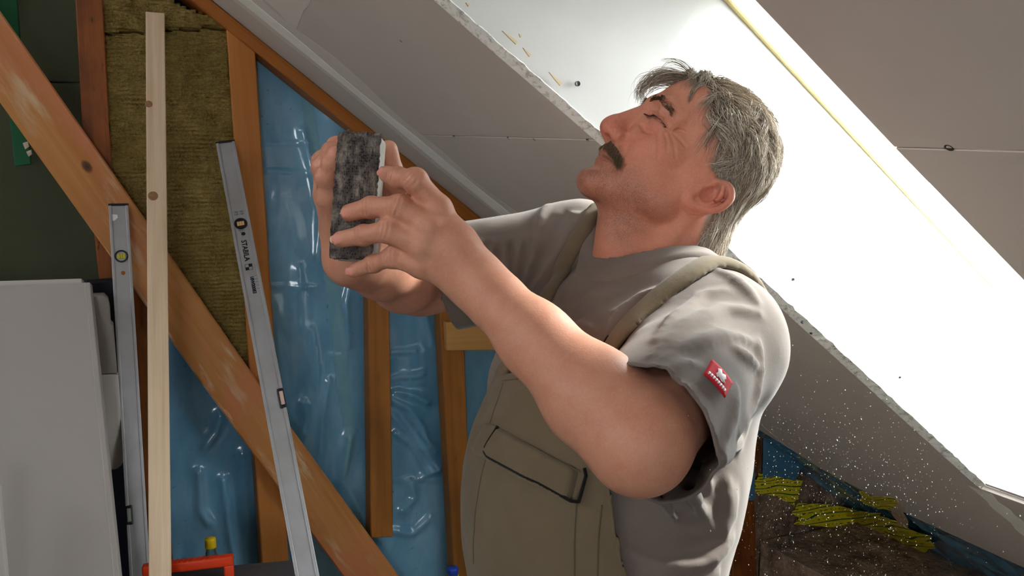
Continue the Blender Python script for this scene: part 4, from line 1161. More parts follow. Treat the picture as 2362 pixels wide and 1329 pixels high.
# --- colour of the skin itself: ruddy nose, cheeks and ears, lips, stubble, scalp
hl = hloc(V); S = hl.copy(); S[:, 1] = np.abs(S[:, 1]); inh = np.linalg.norm(hl, axis=1) < .19
base = np.array(lin((200, 142, 116))[:3]); col = np.tile(base, (len(V), 1))
def tintmix(mask, c):
    global col
    col = col * (1 - mask[:, None]) + np.array(lin(c)[:3]) * mask[:, None]
def blob(Q, c, r, p=2.0): return np.exp(-(((Q - np.array(c)) / np.array(r)) ** 2).sum(1) ** (p / 2)) * inh
tintmix(inh * .7, (196, 124, 98))
tintmix(.75 * blob(S, (.108, 0, -.030), (.022, .02, .018)), (196, 96, 82))
tintmix(.55 * blob(S, (.070, .042, -.024), (.03, .026, .02)), (204, 112, 94))
tintmix(.6 * blob(S, (-.03, .09, -.013), (.03, .03, .035)), (206, 116, 98))
tintmix(.5 * blob(S, (.085, .03, .033), (.02, .03, .012)), (176, 112, 84))
st = np.clip(((-.045 - S[:, 2]) / .03), 0, 1) * np.clip((S[:, 0] + .02) / .03, 0, 1) * inh * np.clip((S[:, 2] + .145) / .02, 0, 1)
tintmix(.35 * st, (140, 92, 76))
lips = np.maximum(blob(S, (.082, .006, -.0705), (.014, .019, .0048), 4), .9 * blob(S, (.084, .008, -.0615), (.014, .022, .0032), 4))
tintmix(.75 * lips, (170, 88, 78))
tintmix(.8 * blob(S, (.080, .014, -.0655), (.020, .022, .0018), 4), (84, 38, 34))
ms = blob(S, (.09, .012, -.049), (.016, .022, .008), 4); tintmix(.5 * ms, (110, 78, 60))
tintmix(.55 * blob(S, (.080, .037, .009), (.014, .020, .005), 4), (118, 72, 60))
# scalp under the hair
def hairline(S):
    """> 0 where hair grows: above forehead line, temples, sideburn, around the ear, down to the nape"""
    x, y, z = S[:, 0], S[:, 1], S[:, 2]
    front = z - (.076 + .35 * np.clip(x - .055, -.2, .1) * 0)           # forehead line
    fr = (z - .082) + np.clip(.072 - x, 0, 1) * .55
    temple = .020 + .6 * np.clip(z - .005, 0, .06) - x
    ear_up = np.minimum(z - .012 + np.clip(-.012 - x, -.02, .2) * 1.5, 1)
    side = np.minimum(temple, ear_up)
    back = np.minimum(-.052 - x + np.clip(z, -.2, .02) * .3, z + .066 + .35 * np.clip(-.06 - x, 0, .1))
    return np.maximum(np.maximum(np.minimum(fr, x + .5), side), back)
hm = np.clip(hairline(S) / .012 + .3, 0, 1) * inh * (1 - np.exp(-((np.linalg.norm((S - [-.027, .090, -.013]) / [1, .55, 1.2], axis=1) / .030) ** 6)))
tintmix(.9 * hm, (122, 108, 95))
for H, dp in ((LH, 1), (RH, 1)):
    for f in H:
        a, b = H[f][2], H[f][3]; ax = unit(b - a)
        n_ = -CAM_F - ax * (-CAM_F @ ax); n_ = unit(n_)
        q = V - (b + ax * .0015 + n_ * RAD[f][3] * .9)
        m = np.exp(-((q @ ax / .0066) ** 4 + (q @ np.cross(ax, n_) / .0056) ** 4 + (q @ n_ / .004) ** 4)); tintmix(.85 * m, (222, 150, 136))
        m = np.exp(-(((q @ ax - .0065) / .0016) ** 4 + (q @ np.cross(ax, n_) / .0050) ** 4 + (q @ n_ / .004) ** 4)); tintmix(.8 * m, (236, 214, 190))
        for kn in (1, 2):
            tintmix(.28 * np.exp(-((np.linalg.norm(V - H[f][kn], axis=1) / .014) ** 2)), (190, 112, 92))
def skin_mat():
    k = NT('skin', 0.5, 0.35)
    at = k.n('ShaderNodeAttribute', attribute_name='tint')
    n1 = k.noise(k.obj(), 38, 5, 0.65); n2 = k.noise(k.obj((1, 1, 1), (5, 1, 2)), 420, 3, 0.6)
    c = k.mix(k.math('MULTIPLY', k.ramp(n1, [(0.42, G0), (0.70, G1)]).outputs[0], 0.30), at.outputs[0], lin((178, 96, 76)))
    c = k.mix(k.math('MULTIPLY', k.ramp(n2, [(0.45, G0), (0.7, G1)]).outputs[0], 0.16), c, lin((228, 176, 148)))
    sb_ = k.noise(k.obj((1, 1, 1), (2, 7, 1)), 1100, 2, 0.7); pt = k.noise(k.obj((1, 1, 1), (1, 3, 9)), 60, 3, 0.6)
    m_ = k.math('MULTIPLY', at.outputs['Alpha'], k.math('MULTIPLY', k.ramp(sb_, [(0.42, G0), (0.60, G1)]).outputs[0], k.ramp(pt, [(0.3, (.25, .25, .25, 1)), (0.65, G1)]).outputs[0]))
    c = k.mix(k.math('MULTIPLY', m_, 0.75), c, lin((74, 54, 46)))
    k.col(c)
    k.b.inputs['Subsurface Weight'].default_value = 0.0
    k.bump(k.math('ADD', n2.outputs[0], k.math('MULTIPLY', n1.outputs[0], .6)), 0.22, 0.0012)
    return k.m
M['skin'] = skin_mat()
MAN = softmesh('person', V, F, M['skin'], None, col, NG, np.clip(st, 0, 1))
MAN.scale = (LIFE,) * 3; MAN.location = (0, 0, CAM_O[2] * (1 - LIFE))
tag(MAN, 'man in t-shirt and khaki bib overalls looking up, holding a sanding block', 'person')
# ================================================================== HAIR: single strands grown from the scalp
def strands_mesh(name, paths, rads, cols, mat, parent, sides=3):
    """paths (n, m, 3) -> thin tapered tubes"""
    n, m, _ = paths.shape
    T = np.gradient(paths, axis=1); T /= np.linalg.norm(T, axis=2, keepdims=True) + 1e-9
    ref = np.array([.3, .5, .81]); A = np.cross(T, ref); A /= np.linalg.norm(A, axis=2, keepdims=True) + 1e-9; B = np.cross(T, A)
    tp = np.linspace(1, .25, m)[None, :, None]
    ring = [paths + (A * math.cos(2 * math.pi * k / sides) + B * math.sin(2 * math.pi * k / sides)) * rads[:, None, None] * tp for k in range(sides)]
    V = np.stack(ring, 2).reshape(-1, 3)                       # n, m, sides
    idx = np.arange(n * m * sides).reshape(n, m, sides)
    F = np.concatenate([np.stack([idx[:, :-1, k], idx[:, :-1, (k + 1) % sides], idx[:, 1:, (k + 1) % sides], idx[:, 1:, k]], -1).reshape(-1, 4) for k in range(sides)])
    return softmesh(name, V, F, mat, parent, np.repeat(cols, m * sides, axis=0))
def hair_mat(name, rough=0.45):
    k = NT(name, rough, 0.35); at = k.n('ShaderNodeAttribute', attribute_name='tint'); k.col(at.outputs[0]); return k.m
M['hair'] = hair_mat('grey_hair')
def scalp_sdf(P): return head_fn(P)
rng = np.random.default_rng(21)
# candidate roots: directions over the skull, kept where hair grows
D = rng.normal(size=(36000, 3)); D /= np.linalg.norm(D, axis=1, keepdims=True)
cen = np.array([-.012, 0, .035]); Rr = np.full(len(D), .13)
def skull_r(D):
    """radius of the smooth skull in a direction from its centre"""
    lo = np.zeros(len(D)); hi = np.full(len(D), .16)
    for _ in range(11):
        mid = (lo + hi) / 2; Pm = cen + D * mid[:, None]
        d = ell(Pm, (-.004, 0, .040), (.083, .075, .085)); d = smin(d, ell(Pm, (.046, 0, .050), (.050, .060, .056)), .02)
        # nape: neck continues the skull downwards
        d = smin(d, cone(Pm, (-.040, 0, -.030), (-.0888, 0, -.1257), .0605, .0665), .02)
        ins = d < 0; lo = np.where(ins, mid, lo); hi = np.where(ins, hi, mid)
    return (lo + hi) / 2
R0 = skull_r(D); P0 = cen + D * R0[:, None]; S0 = P0.copy(); S0[:, 1] = np.abs(S0[:, 1])
ok = hairline(S0) > rng.uniform(-.004, .006, len(S0))
earz = np.linalg.norm((S0 - [-.024, .074, -.014]) / [1, 2, 1.25], axis=1) > .024
ok &= earz
P0 = P0[ok][:10500]
def flow(P):
    """combing direction: from the forehead back over the crown, at the sides back and down, at the nape down; fringe falls to the brow side"""
    x, y, z = P[:, 0], P[:, 1], P[:, 2]; s = np.sign(y + 1e-6)
    top = np.stack([-1.0 + 0 * x, .25 * s, .15 + 0 * x], -1)
    side = np.stack([-.75 + 0 * x, .1 * s, -.66 + 0 * x], -1)
    nape = np.stack([-.38 + 0 * x, -.25 * s * np.clip(np.abs(y) / .05, 0, 1), -.95 + 0 * x], -1)
    wt = np.clip((z - .07) / .04, 0, 1)[:, None]; wn = np.clip((-.035 - x) / .05, 0, 1)[:, None] * np.clip((.07 - z) / .06, 0, 1)[:, None]
    f = top * wt + side * (1 - wt); f = f * (1 - wn) + nape * wn
    # whorl at the temple and brushed-up front
    fr = np.clip((x - .045) / .02, 0, 1)[:, None] * np.clip((z - .06) / .02, 0, 1)[:, None]
    f = f * (1 - fr) + np.stack([-.1 + 0 * x, .85 * np.ones_like(x), -.1 + 0 * x], -1) * fr
    return f / np.linalg.norm(f, axis=1, keepdims=True)
NC = 420; ci = rng.choice(len(P0), NC, replace=False); CP = P0[ci]
d2 = ((P0[:, None, :] - CP[None]) ** 2).sum(2); clump = d2.argmin(1)
cl_dir = rng.normal(0, .38, (NC, 3)); cl_len = rng.uniform(.85, 1.25, NC)
Mseg = 8
length = .046 * cl_len[clump] * rng.uniform(.75, 1.2, len(P0))
z_, x_ = P0[:, 2], P0[:, 0]
length *= np.where(z_ < .03, .72, 1.0) * np.where(z_ < -.045, .75, 1.0) * np.where(x_ > .02, .85, 1.0)
def grow(P0, length, clump, cdir, jit, lift):
    p = P0.copy(); path = [p.copy()]; N0 = None
    for k in range(Mseg - 1):
        t = (k + 1) / (Mseg - 1)
        nrm = (p - cen); nrm /= np.linalg.norm(nrm, axis=1, keepdims=True)
        f = flow(p) + cdir[clump] + jit
        f -= nrm * (f * nrm).sum(1, keepdims=True); f /= np.linalg.norm(f, axis=1, keepdims=True)
        p = p + f * (length / (Mseg - 1))[:, None]
        # keep it lying at its height over the skull
        dd = p - cen; r = np.linalg.norm(dd, axis=1, keepdims=True); u = dd / r
        want = skull_r(u)[:, None] + (lift * math.sin(min(1.0, t * 1.15) * math.pi * .62))[:, None]
        p = cen + u * (r + (want - r) * .85); path.append(p.copy())
    return np.stack(path, 1)
jit = rng.normal(0, .16, P0.shape)
cl_lift = rng.uniform(.005, .011, NC)
lift = cl_lift[clump] * rng.uniform(.55, 1.25, len(P0)) * np.where(P0[:, 2] > .07, 1.25, 1.0) * np.where(P0[:, 0] < -.05, .8, 1.0)
paths = grow(P0, length, clump, cl_dir, jit, lift)
# gather each lock towards its middle at the tips
mean = np.zeros((NC, Mseg, 3)); cnt = np.bincount(clump, minlength=NC)[:, None, None] + 1e-6
for k in range(Mseg): 
    for a in range(3): mean[:, k, a] = np.bincount(clump, paths[:, k, a], minlength=NC)
mean /= cnt
pull = (np.linspace(0, .62, Mseg) ** 1.2)[None, :, None]
paths = paths * (1 - pull) + mean[clump] * pull + rng.normal(0, .0009, paths.shape) * np.linspace(.2, 1, Mseg)[None, :, None]
# fringe standing off the forehead and the stray curl on top
def loose(root, tip, n, spread, bend, seed):
    r = np.random.default_rng(seed); out = []
    for i in range(n):
        a = np.array(root) + r.normal(0, spread * .6, 3); b = np.array(tip) + r.normal(0, spread, 3); c = (a + b) / 2 + np.array(bend) * r.uniform(.6, 1.3)
        t = np.linspace(0, 1, Mseg)[:, None]; out.append((1 - t) ** 2 * a + 2 * t * (1 - t) * c + t * t * b)
    return np.array(out)
extra = [loose((.078, -.008, .090), (.107, -.032, .028), 70, .0045, (.046, 0, -.010), 1), loose((.080, .006, .090), (.112, -.014, .040), 60, .0045, (.040, 0, -.004), 2),
         loose((.070, -.03, .090), (.104, -.044, .030), 50, .0045, (.042, 0, -.010), 4), loose((.066, .030, .090), (.072, .052, .050), 34, .0024, (.020, .008, .004), 3),
         loose((.084, .010, .090), (.128, .010, .072), 9, .0016, (.004, 0, .016), 5), loose((.086, .010, .088), (.118, .006, .060), 9, .0016, (.024, 0, .014), 6),
         loose((.072, .022, .092), (.088, .040, .070), 60, .006, (.012, .004, .006), 7), loose((.050, .048, .085), (.056, .062, .050), 60, .006, (.008, .008, .002), 8), loose((.030, .060, .070), (.024, .072, .020), 60, .006, (.006, .008, .0), 9)]
paths = np.concatenate([paths] + extra)
n = len(paths); W = paths @ HB + HC
tone = rng.uniform(0, 1, n); dark = np.array(lin((112, 95, 78))[:3]); mid_ = np.array(lin((180, 164, 144))[:3]); light = np.array(lin((238, 230, 218))[:3])
side_ = np.clip((.085 - paths[:, 0, 2]) / .06, 0, 1)
tone = np.clip(tone * .75 + side_ * .25 + rng.normal(0, .06, n), 0, 1)[:, None]
cols = np.where(tone < .5, dark + (mid_ - dark) * tone * 2, mid_ + (light - mid_) * (tone - .5) * 2)
HAIR = strands_mesh('hair', W, rng.uniform(.00032, .00056, n), cols, M['hair'], MAN)
HAIR['label'] = 'short tousled greying hair'
# --- moustache, eyebrows, lashes: strands planted on the face
def plant(name, roots, dirs, lens, rad, c1, c2, seed, curl=(0, 0, 0), m=5, lab=None):
    r = np.random.default_rng(seed); R_, g = on_surface(head_base, [hw(*p) for p in roots]); d = np.array(dirs) @ HB
    d = d - g * (d * g).sum(1, keepdims=True) * .75 + g * .28; d += r.normal(0, .16, d.shape); d /= np.linalg.norm(d, axis=1, keepdims=True)
    t = np.linspace(0, 1, m)[None, :, None]; L_ = np.array(lens)[:, None, None] * r.uniform(.7, 1.25, (len(roots), 1, 1))
    P = R_[:, None, :] + d[:, None, :] * L_ * t + (np.array(curl) @ HB)[None, None, :] * (t ** 2) * L_
    k = r.uniform(0, 1, (len(roots), 1)); col_ = np.array(lin(c1)[:3]) * (1 - k) + np.array(lin(c2)[:3]) * k
    o = strands_mesh(name, P, r.uniform(rad * .7, rad * 1.3, len(roots)), col_, M['hair'], MAN)
    if lab: o['label'] = lab
    return o
r = np.random.default_rng(5); roots = []; dirs = []; lens = []
for i in range(1500):
    sg = 1 if r.random() < .62 else -1; t = r.random() ** .85
    y = sg * (.002 + t * .036); z = -.0480 - .0050 * t - .005 * t ** 4 + r.uniform(-.0045, .0042) * (1 - .35 * t); x = .098 - 10 * max(abs(y) - .004, 0) ** 2 * 2.0
    roots.append((x, y, z)); dirs.append((.25, sg * (.35 + .55 * t), -1.0)); lens.append(.0075 + .003 * t)
plant('moustache', roots, dirs, lens, .00034, (66, 50, 38), (134, 110, 84), 6, (-.35, 0, -.1), lab='dark brown moustache')
for sg in (1, -1):
    roots = []; dirs = []; lens = []
    for i in range(420):
        t = r.random(); y = sg * (.012 + t * .040); z = .0265 + .006 * math.sin(t * 2.6) - .008 * max(t - .6, 0) + r.uniform(-.0038, .0038) * (1 - .45 * t); x = .104 - .03 * t ** 2
        roots.append((x, y, z)); dirs.append((.35 - .3 * t, sg * (.9), .25 - .5 * t)); lens.append(.0085)
    plant('eyebrow', roots, dirs, lens, .00028, (84, 62, 46), (150, 122, 94), 7 + sg, (-.1, 0, -.1))
    roots = []; dirs = []; lens = []
    for i in range(110):
        t = r.random(); y = sg * (.0185 + t * .036); z = .0088 + .0012 * math.sin(t * 3.1); x = .093 - .024 * t ** 1.5
        roots.append((x, y, z)); dirs.append((.8, sg * .35 * t, -.55)); lens.append(.0052)
    plant('eyelashes', roots, dirs, lens, .00026, (30, 22, 18), (62, 46, 36), 17 + sg, (0, 0, .2))
# ================================================================== CLOTHES
NECK_A, NECK_B = hw(-.022, .006, -.075), tw(-.004, .018, -.040)
def poly_path(px, fn): return np.array([h for h in (hit(x, y, fn) for x, y in px) if h is not None])
L_HEM = L_SH + (L_EL - L_SH) * .93; R_HEM = R_SH + (R_EL - R_SH) * .80
def shirt_body(P):
    d = torso_fn(P, .014)
    d = smin(d, ell(tloc(P), (.03, 0, -.24), (.134, .158, .15)), .05)
    return d
def sleeve(P, sh, el, hem, r0, r1):
    return smin(ell(P, sh, (.074,) * 3), cone(P, sh, hem + (el - sh) * .05, r0, r1), .03)
def shirt_plain(P):
    d = near(P, tw(0, 0, -.25), .60, shirt_body)
    d = smin(d, near(P, (L_SH + L_EL) / 2, .30, lambda q: sleeve(q, L_SH, L_EL, L_HEM, .074, .072)), .035)
    d = smin(d, near(P, (R_SH + R_EL) / 2, .30, lambda q: sleeve(q, R_SH, R_EL, R_HEM, .076, .076)), .035)
    return d
# folds: ridges and valleys laid along sight-line sketches on the cloth, plus soft overall unrest
RIDGE = []
def fold(px, r, sign=1, k=.007, h=.75):
    P = poly_path(px, shirt_plain)
    if len(P) < 2: return
    P = densify(P, 2); P, g = on_surface(shirt_plain, P); n = len(P); t = np.linspace(0, 1, n); rr = r * (.25 + .75 * np.sin(np.pi * np.clip(t * .92 + .04, 0, 1)) ** .6)
    RIDGE.append((P - g * (rr * (1 - h) * sign)[:, None], rr, sign, k, P.mean(0), np.linalg.norm(P - P.mean(0), axis=1).max() + .05))
def lerp2(a, b, t): return (a[0] + (b[0] - a[0]) * t, a[1] + (b[1] - a[1]) * t)
fr_ = np.random.default_rng(77)
for a_, b_, bow, r_ in (((1512, 790), (1668, 668), 22, .0075), ((1502, 822), (1748, 722), 40, .0095), ((1500, 850), (1742, 792), 34, .0090), ((1500, 876), (1610, 838), 10, .0070), ((1690, 806), (1752, 850), 4, .0085), ((1512, 900), (1600, 893), 6, .0055)):
    m1 = lerp2(a_, b_, .33); m2 = lerp2(a_, b_, .68)      # left sleeve: folds running up from the armpit
    fold([a_, (m1[0], m1[1] - bow * .8), (m2[0], m2[1] - bow), b_], r_, 1, .006, .85)
for px, r in (
    ([(1700, 1000), (1735, 940), (1755, 860), (1750, 790)], .009), ([(1660, 1040), (1690, 960), (1700, 900)], .007), ([(1640, 620), (1700, 650), (1745, 700)], .008),
    # chest
    ([(1395, 775), (1420, 722), (1475, 684), (1530, 665)], .006), ([(1430, 790), (1470, 735), (1540, 690)], .006), ([(1300, 720), (1318, 680), (1322, 640)], .005), ([(1290, 775), (1335, 752), (1385, 770)], .005), ([(1350, 690), (1380, 672), (1430, 672)], .005),
    # right sleeve: folds round the arm
    ([(1100, 496), (1106, 560), (1118, 640)], .006), ([(1128, 488), (1136, 560), (1148, 650)], .0065), ([(1165, 482), (1170, 560), (1172, 650)], .007), ([(1210, 478), (1202, 560), (1190, 655)], .007), ([(1262, 474), (1240, 560), (1205, 660)], .008),
    ([(1330, 502), (1300, 560), (1230, 660)], .007), ([(1372, 520), (1340, 580), (1290, 640)], .006), ([(1290, 490), (1340, 498), (1380, 520)], .006),
    # back and side under the arm
    ([(1640, 1120), (1660, 1060), (1700, 1020), (1720, 985)], .011), ([(1676, 1110), (1672, 1180), (1652, 1235)], .011), ([(1470, 1290), (1560, 1302), (1640, 1285), (1684, 1245)], .013), ([(1655, 1250), (1684, 1190), (1690, 1130)], .009),
    ([(1480, 1322), (1560, 1342), (1650, 1325)], .010), ([(1590, 1120), (1622, 1185), (1645, 1240)], .008), ([(1500, 1190), (1560, 1200), (1630, 1180)], .006)):
    fold(px, r)
for px, r in (([(1455, 1255), (1540, 1264), (1620, 1262), (1655, 1248)], .012), ([(1655, 1130), (1652, 1090), (1690, 1050)], .008), ([(1114, 500), (1120, 570), (1132, 645)], .006), ([(1146, 490), (1153, 570), (1160, 650)], .006),
              ([(1188, 485), (1186, 560), (1180, 650)], .006), ([(1236, 480), (1222, 560), (1198, 655)], .007), ([(1300, 492), (1272, 565), (1220, 660)], .007)):
    fold(px, r, -1, .007, .5)
def shirt_outer(P):
    d = shirt_plain(P)
    m0 = np.abs(d) < .05
    if m0.any():
        Pm = P[m0]; dm = d[m0]
        for pts, r, sg, k, c, R in RIDGE:
            m = ((Pm - c) ** 2).sum(1) < R * R
            if not m.any(): continue
            e = chain(Pm[m], pts, r, .0008)
            dm[m] = smin(dm[m], e, k) if sg > 0 else smax(dm[m], -e, k)
        dm -= .0026 * vnoise(Pm * 13, 31) + .0012 * vnoise(Pm * 36, 32)
        d[m0] = dm
    return d
NAX = unit(NECK_A - NECK_B)
def neck_hole(P, extra=0.0):
    """distance to the round neck opening (a tube along the neck)"""
    v = P - NECK_B; t = v @ NAX; q = v - t[:, None] * NAX; return np.sqrt((q * q).sum(1)) - (.079 + extra) + np.clip(-t - .02, 0, 1) * 2
def plane_cut(P, o, n): return (P - o) @ n
HEM_Z = tw(0, 0, -.50)
def shirt_cut(P):
    c = -neck_hole(P)
    c = np.maximum(c, np.where(np.linalg.norm(P - L_HEM, axis=1) < .16, plane_cut(P, L_HEM, unit(unit(L_EL - L_SH) - .18 * CAM_R)), -1))
    c = np.maximum(c, np.where(np.linalg.norm(P - R_HEM, axis=1) < .14, plane_cut(P, R_HEM, unit(R_EL - R_SH)), -1))
    return np.maximum(c, plane_cut(P, HEM_Z, -TU))
def shirt_fn(P): return np.maximum(shirt_outer(P), shirt_cut(P))
def cloth_mat(name, c, c2, weave=900, rough=0.9, stain=0.25):
    k = NT(name, rough, 0.12)
    n1 = k.noise(k.obj(), 9, 5, 0.65); n2 = k.noise(k.obj(), weave, 2, 0.6)
    b = k.mix(k.math('MULTIPLY', k.ramp(n1, [(0.45, G0), (0.68, G1)]).outputs[0], stain), lin(c), lin(c2))
    b = k.mix(k.math('MULTIPLY', n2.outputs[0], 0.25), b, lin([x * .72 for x in c]))
    k.col(b); k.b.inputs['Sheen Weight'].default_value = 0.15
    k.bump(n2.outputs[0], 0.25, 0.0008); return k.m
M['shirt'] = cloth_mat('t_shirt_cotton', (122, 110, 102), (136, 124, 116))
M['overall'] = cloth_mat('khaki_work_cloth', (112, 98, 78), (130, 116, 95), 700)
M['piping'] = cloth_mat('black_piping', (26, 24, 24), (40, 36, 34))
M['seam'] = cloth_mat('khaki_seam', (98, 88, 70), (108, 98, 80))
def fix_rim(V, F, outer, cut, it=5):
    """pull the open edge exactly onto the hem line, then even it out"""
    E = np.sort(np.concatenate([F[:, [0, 1]], F[:, [1, 2]], F[:, [2, 3]], F[:, [3, 0]]]), 1)
    k_, c_ = np.unique(E[:, 0] * (len(V) + 1) + E[:, 1], return_counts=True); be = k_[c_ == 1]; A, B = be // (len(V) + 1), be % (len(V) + 1)
    rim = np.unique(np.concatenate([A, B])); pos = -np.ones(len(V), int); pos[rim] = np.arange(len(rim))
    P = V[rim]; P_start = P.copy()
    for _ in range(it):
        s_ = np.zeros_like(P); n_ = np.zeros(len(P))
        for X, Y in ((A, B), (B, A)):
            np.add.at(s_, pos[X], P[pos[Y]]); np.add.at(n_, pos[X], 1)
        P = P * .4 + .6 * s_ / np.maximum(n_, 1)[:, None]
        for fn in (cut, outer):
            e = 5e-4; d = fn(P); g = np.stack([fn(P + np.eye(3)[i] * e) - d for i in range(3)], -1) / e; n2 = (g * g).sum(1)
            P = P - np.clip(d / np.maximum(n2, .3), -.004, .004)[:, None] * np.clip(g, -2, 2)
    ok = np.linalg.norm(P - P_start, axis=1) < .02
    V = V.copy(); V[rim[ok]] = P[ok]
    # let the row next to the rim follow a little
    near_f = (pos[F] >= 0).any(1); nv = np.unique(F[near_f]); nv = nv[pos[nv] < 0]
    acc = np.zeros_like(V); cn = np.zeros(len(V))
    for i in range(4):
        for j in (1, 3): np.add.at(acc, F[near_f][:, i], V[F[near_f][:, (i + j) % 4]]); np.add.at(cn, F[near_f][:, i], 1)
    V[nv] = V[nv] * .6 + .4 * acc[nv] / np.maximum(cn[nv], 1)[:, None]
    return V
def garment(name, outer, cut, lo, hi, h, mat, parent, eps, thick):
    V, F = polygonize(lambda P: np.maximum(outer(P), cut(P)), lo, hi, h); F = drop_caps(V, F, outer, eps); V, F = compact(V, F); V = fix_rim(V, F, outer, cut)
    o = softmesh(name, V, F, mat, parent); o.modifiers.new('thickness', 'SOLIDIFY').thickness = thick; o.modifiers[-1].offset = -1
    return o
SHIRT = garment('t_shirt', shirt_outer, shirt_cut, (-.15, .55, .80), (1.02, 1.50, 1.75), .0048, M['shirt'], MAN, .0026, .003)
SHIRT['label'] = 'grey brown cotton t-shirt'
# collar band
def solid(name, fn, lo, hi, h, mat, parent):
    V, F = polygonize(fn, lo, hi, h); return softmesh(name, V, F, mat, parent)
def collar_fn(P):
    d = shirt_plain(P); return smax(np.maximum(d - .0065, -d - .004), np.maximum(-neck_hole(P, -.006), neck_hole(P, .018)), .003)
COLLAR = solid('collar', collar_fn, tw(0, 0, 0) - .2, tw(0, 0, 0) + .2, .0030, M['shirt'], SHIRT)
# ---- bib overalls
def bib_base(P):
    d = near(P, tw(0, 0, -.25), .60, lambda q: smin(shirt_body(q), ell(tloc(q), (.055, .0, -.26), (.115, .145, .17)), .04))
    return d
BIB_PX = [(1152, 872), (1210, 862), (1300, 858), (1380, 856), (1455, 852), (1448, 930), (1432, 1040), (1426, 1140), (1440, 1210), (1464, 1329), (1480, 1400)]
def poly2(px):
    out = []
    for x, y in px:
        h = hit(x, y, bib_base)
        if h is not None: out.append(tloc(h[None])[0][1:])
    return np.array(out)
bp = poly2(BIB_PX)
w0 = bp[:, 0].max(); bot = -.50
right = bp[0] + np.array([-.01, 0])
BIB = np.vstack([bp, [[w0 + .02, bot], [-.20, bot], [-.145, -.36], [-.118, -.24], [bp[0][0], bp[0][1] + .0]]])
def sd_poly(U, poly):
    n = len(poly); d = np.full(len(U), 1e9); ins = inside_pts(U, poly)
    for i in range(n):
        a, b = poly[i], poly[(i + 1) % n]; e = b - a; L2 = e @ e
        if L2 < 1e-12: continue
        v = U - a; t = np.clip((v @ e) / L2, 0, 1); q = v - t[:, None] * e; d = np.minimum(d, (q * q).sum(1))
    d = np.sqrt(d); return np.where(ins, -d, d)
def inside_pts(U, poly):
    c = np.zeros(len(U), bool); n = len(poly)
    for i in range(n):
        x0, y0 = poly[i]; x1, y1 = poly[(i + 1) % n]
        if y0 == y1: continue
        c ^= ((y0 > U[:, 1]) != (y1 > U[:, 1])) & (U[:, 0] < (x1 - x0) * (U[:, 1] - y0) / (y1 - y0) + x0)
    return c
def region(P, poly, back=-.02):
    Q = tloc(P); d = sd_poly(Q[:, 1:], poly); return np.maximum(d, back - Q[:, 0])
def bib_wave(P): return .0022 * vnoise(P * 15, 41) + .0010 * vnoise(P * 38, 42)
def bib_outer(P):
    d = bib_base(P) - .0075; m = np.abs(d) < .04
    if m.any(): d[m] -= bib_wave(P[m])
    return d
TR_W = tw(0, 0, -.455)
def trousers(P):
    d = near(P, tw(0, 0, -.5), .36, lambda q: torso_fn(q, .026)); d = smin(d, near(P, HIPC * [1, 1, .5], .64, lambda q: legs_fn(q, .022)), .05)
    return np.maximum(d, np.maximum(plane_cut(P, TR_W, TU), FLOOR_U + .055 - P[:, 2]))
def overall_fn(P): return np.minimum(np.maximum(bib_outer(P), region(P, BIB)), trousers(P))
def overall_outer(P): return np.minimum(bib_outer(P), np.where((P - TR_W) @ TU < .01, trousers(P), 9))
V, F = polygonize(lambda P: np.maximum(bib_outer(P), region(P, BIB)), tw(0, 0, -.27) - .36, tw(0, 0, -.27) + .36, .0042)
F = drop_caps(V, F, bib_outer, .0024); V, F = compact(V, F); V = fix_rim(V, F, bib_outer, lambda P: region(P, BIB)); n1 = len(V)
V2, F2 = polygonize(trousers, (.05, .45, FLOOR_U), (1.05, 1.45, 1.2), .009)
OV = softmesh('overalls', np.vstack([V, V2]), np.vstack([F, F2 + n1]), M['overall'], MAN); OV['label'] = 'khaki bib overalls'
OV.modifiers.new('thickness', 'SOLIDIFY').thickness = .003; OV.modifiers[-1].offset = -1
def tube(name, P, r, mat, parent, sides=6):
    P = np.asarray(P)
    T = np.gradient(P, axis=0); T /= np.linalg.norm(T, axis=1, keepdims=True) + 1e-9; A = np.cross(T, [.31, .2, .93]); A /= np.linalg.norm(A, axis=1, keepdims=True); B = np.cross(T, A); n = len(P)
    V = np.stack([P + (A * math.cos(2 * math.pi * k / sides) + B * math.sin(2 * math.pi * k / sides)) * r for k in range(sides)], 1).reshape(-1, 3)
    idx = np.arange(n * sides).reshape(n, sides)
    F = np.concatenate([np.stack([idx[:-1, k], idx[:-1, (k + 1) % sides], idx[1:, (k + 1) % sides], idx[1:, k]], -1) for k in range(sides)])
    return softmesh(name, V, F, mat, parent)
def draw(px, fn, off=0.0, m=8):
    P = poly_path(px, fn)
    if len(P) < 2: return None
    P = densify(P, m); P, g = on_surface(fn, P); return P + g * off
def on_cloth(name, px, fn, r, mat, parent, off=0.0):
    P = draw(px, fn, off)
    return tube(name, P, r, mat, parent) if P is not None else None
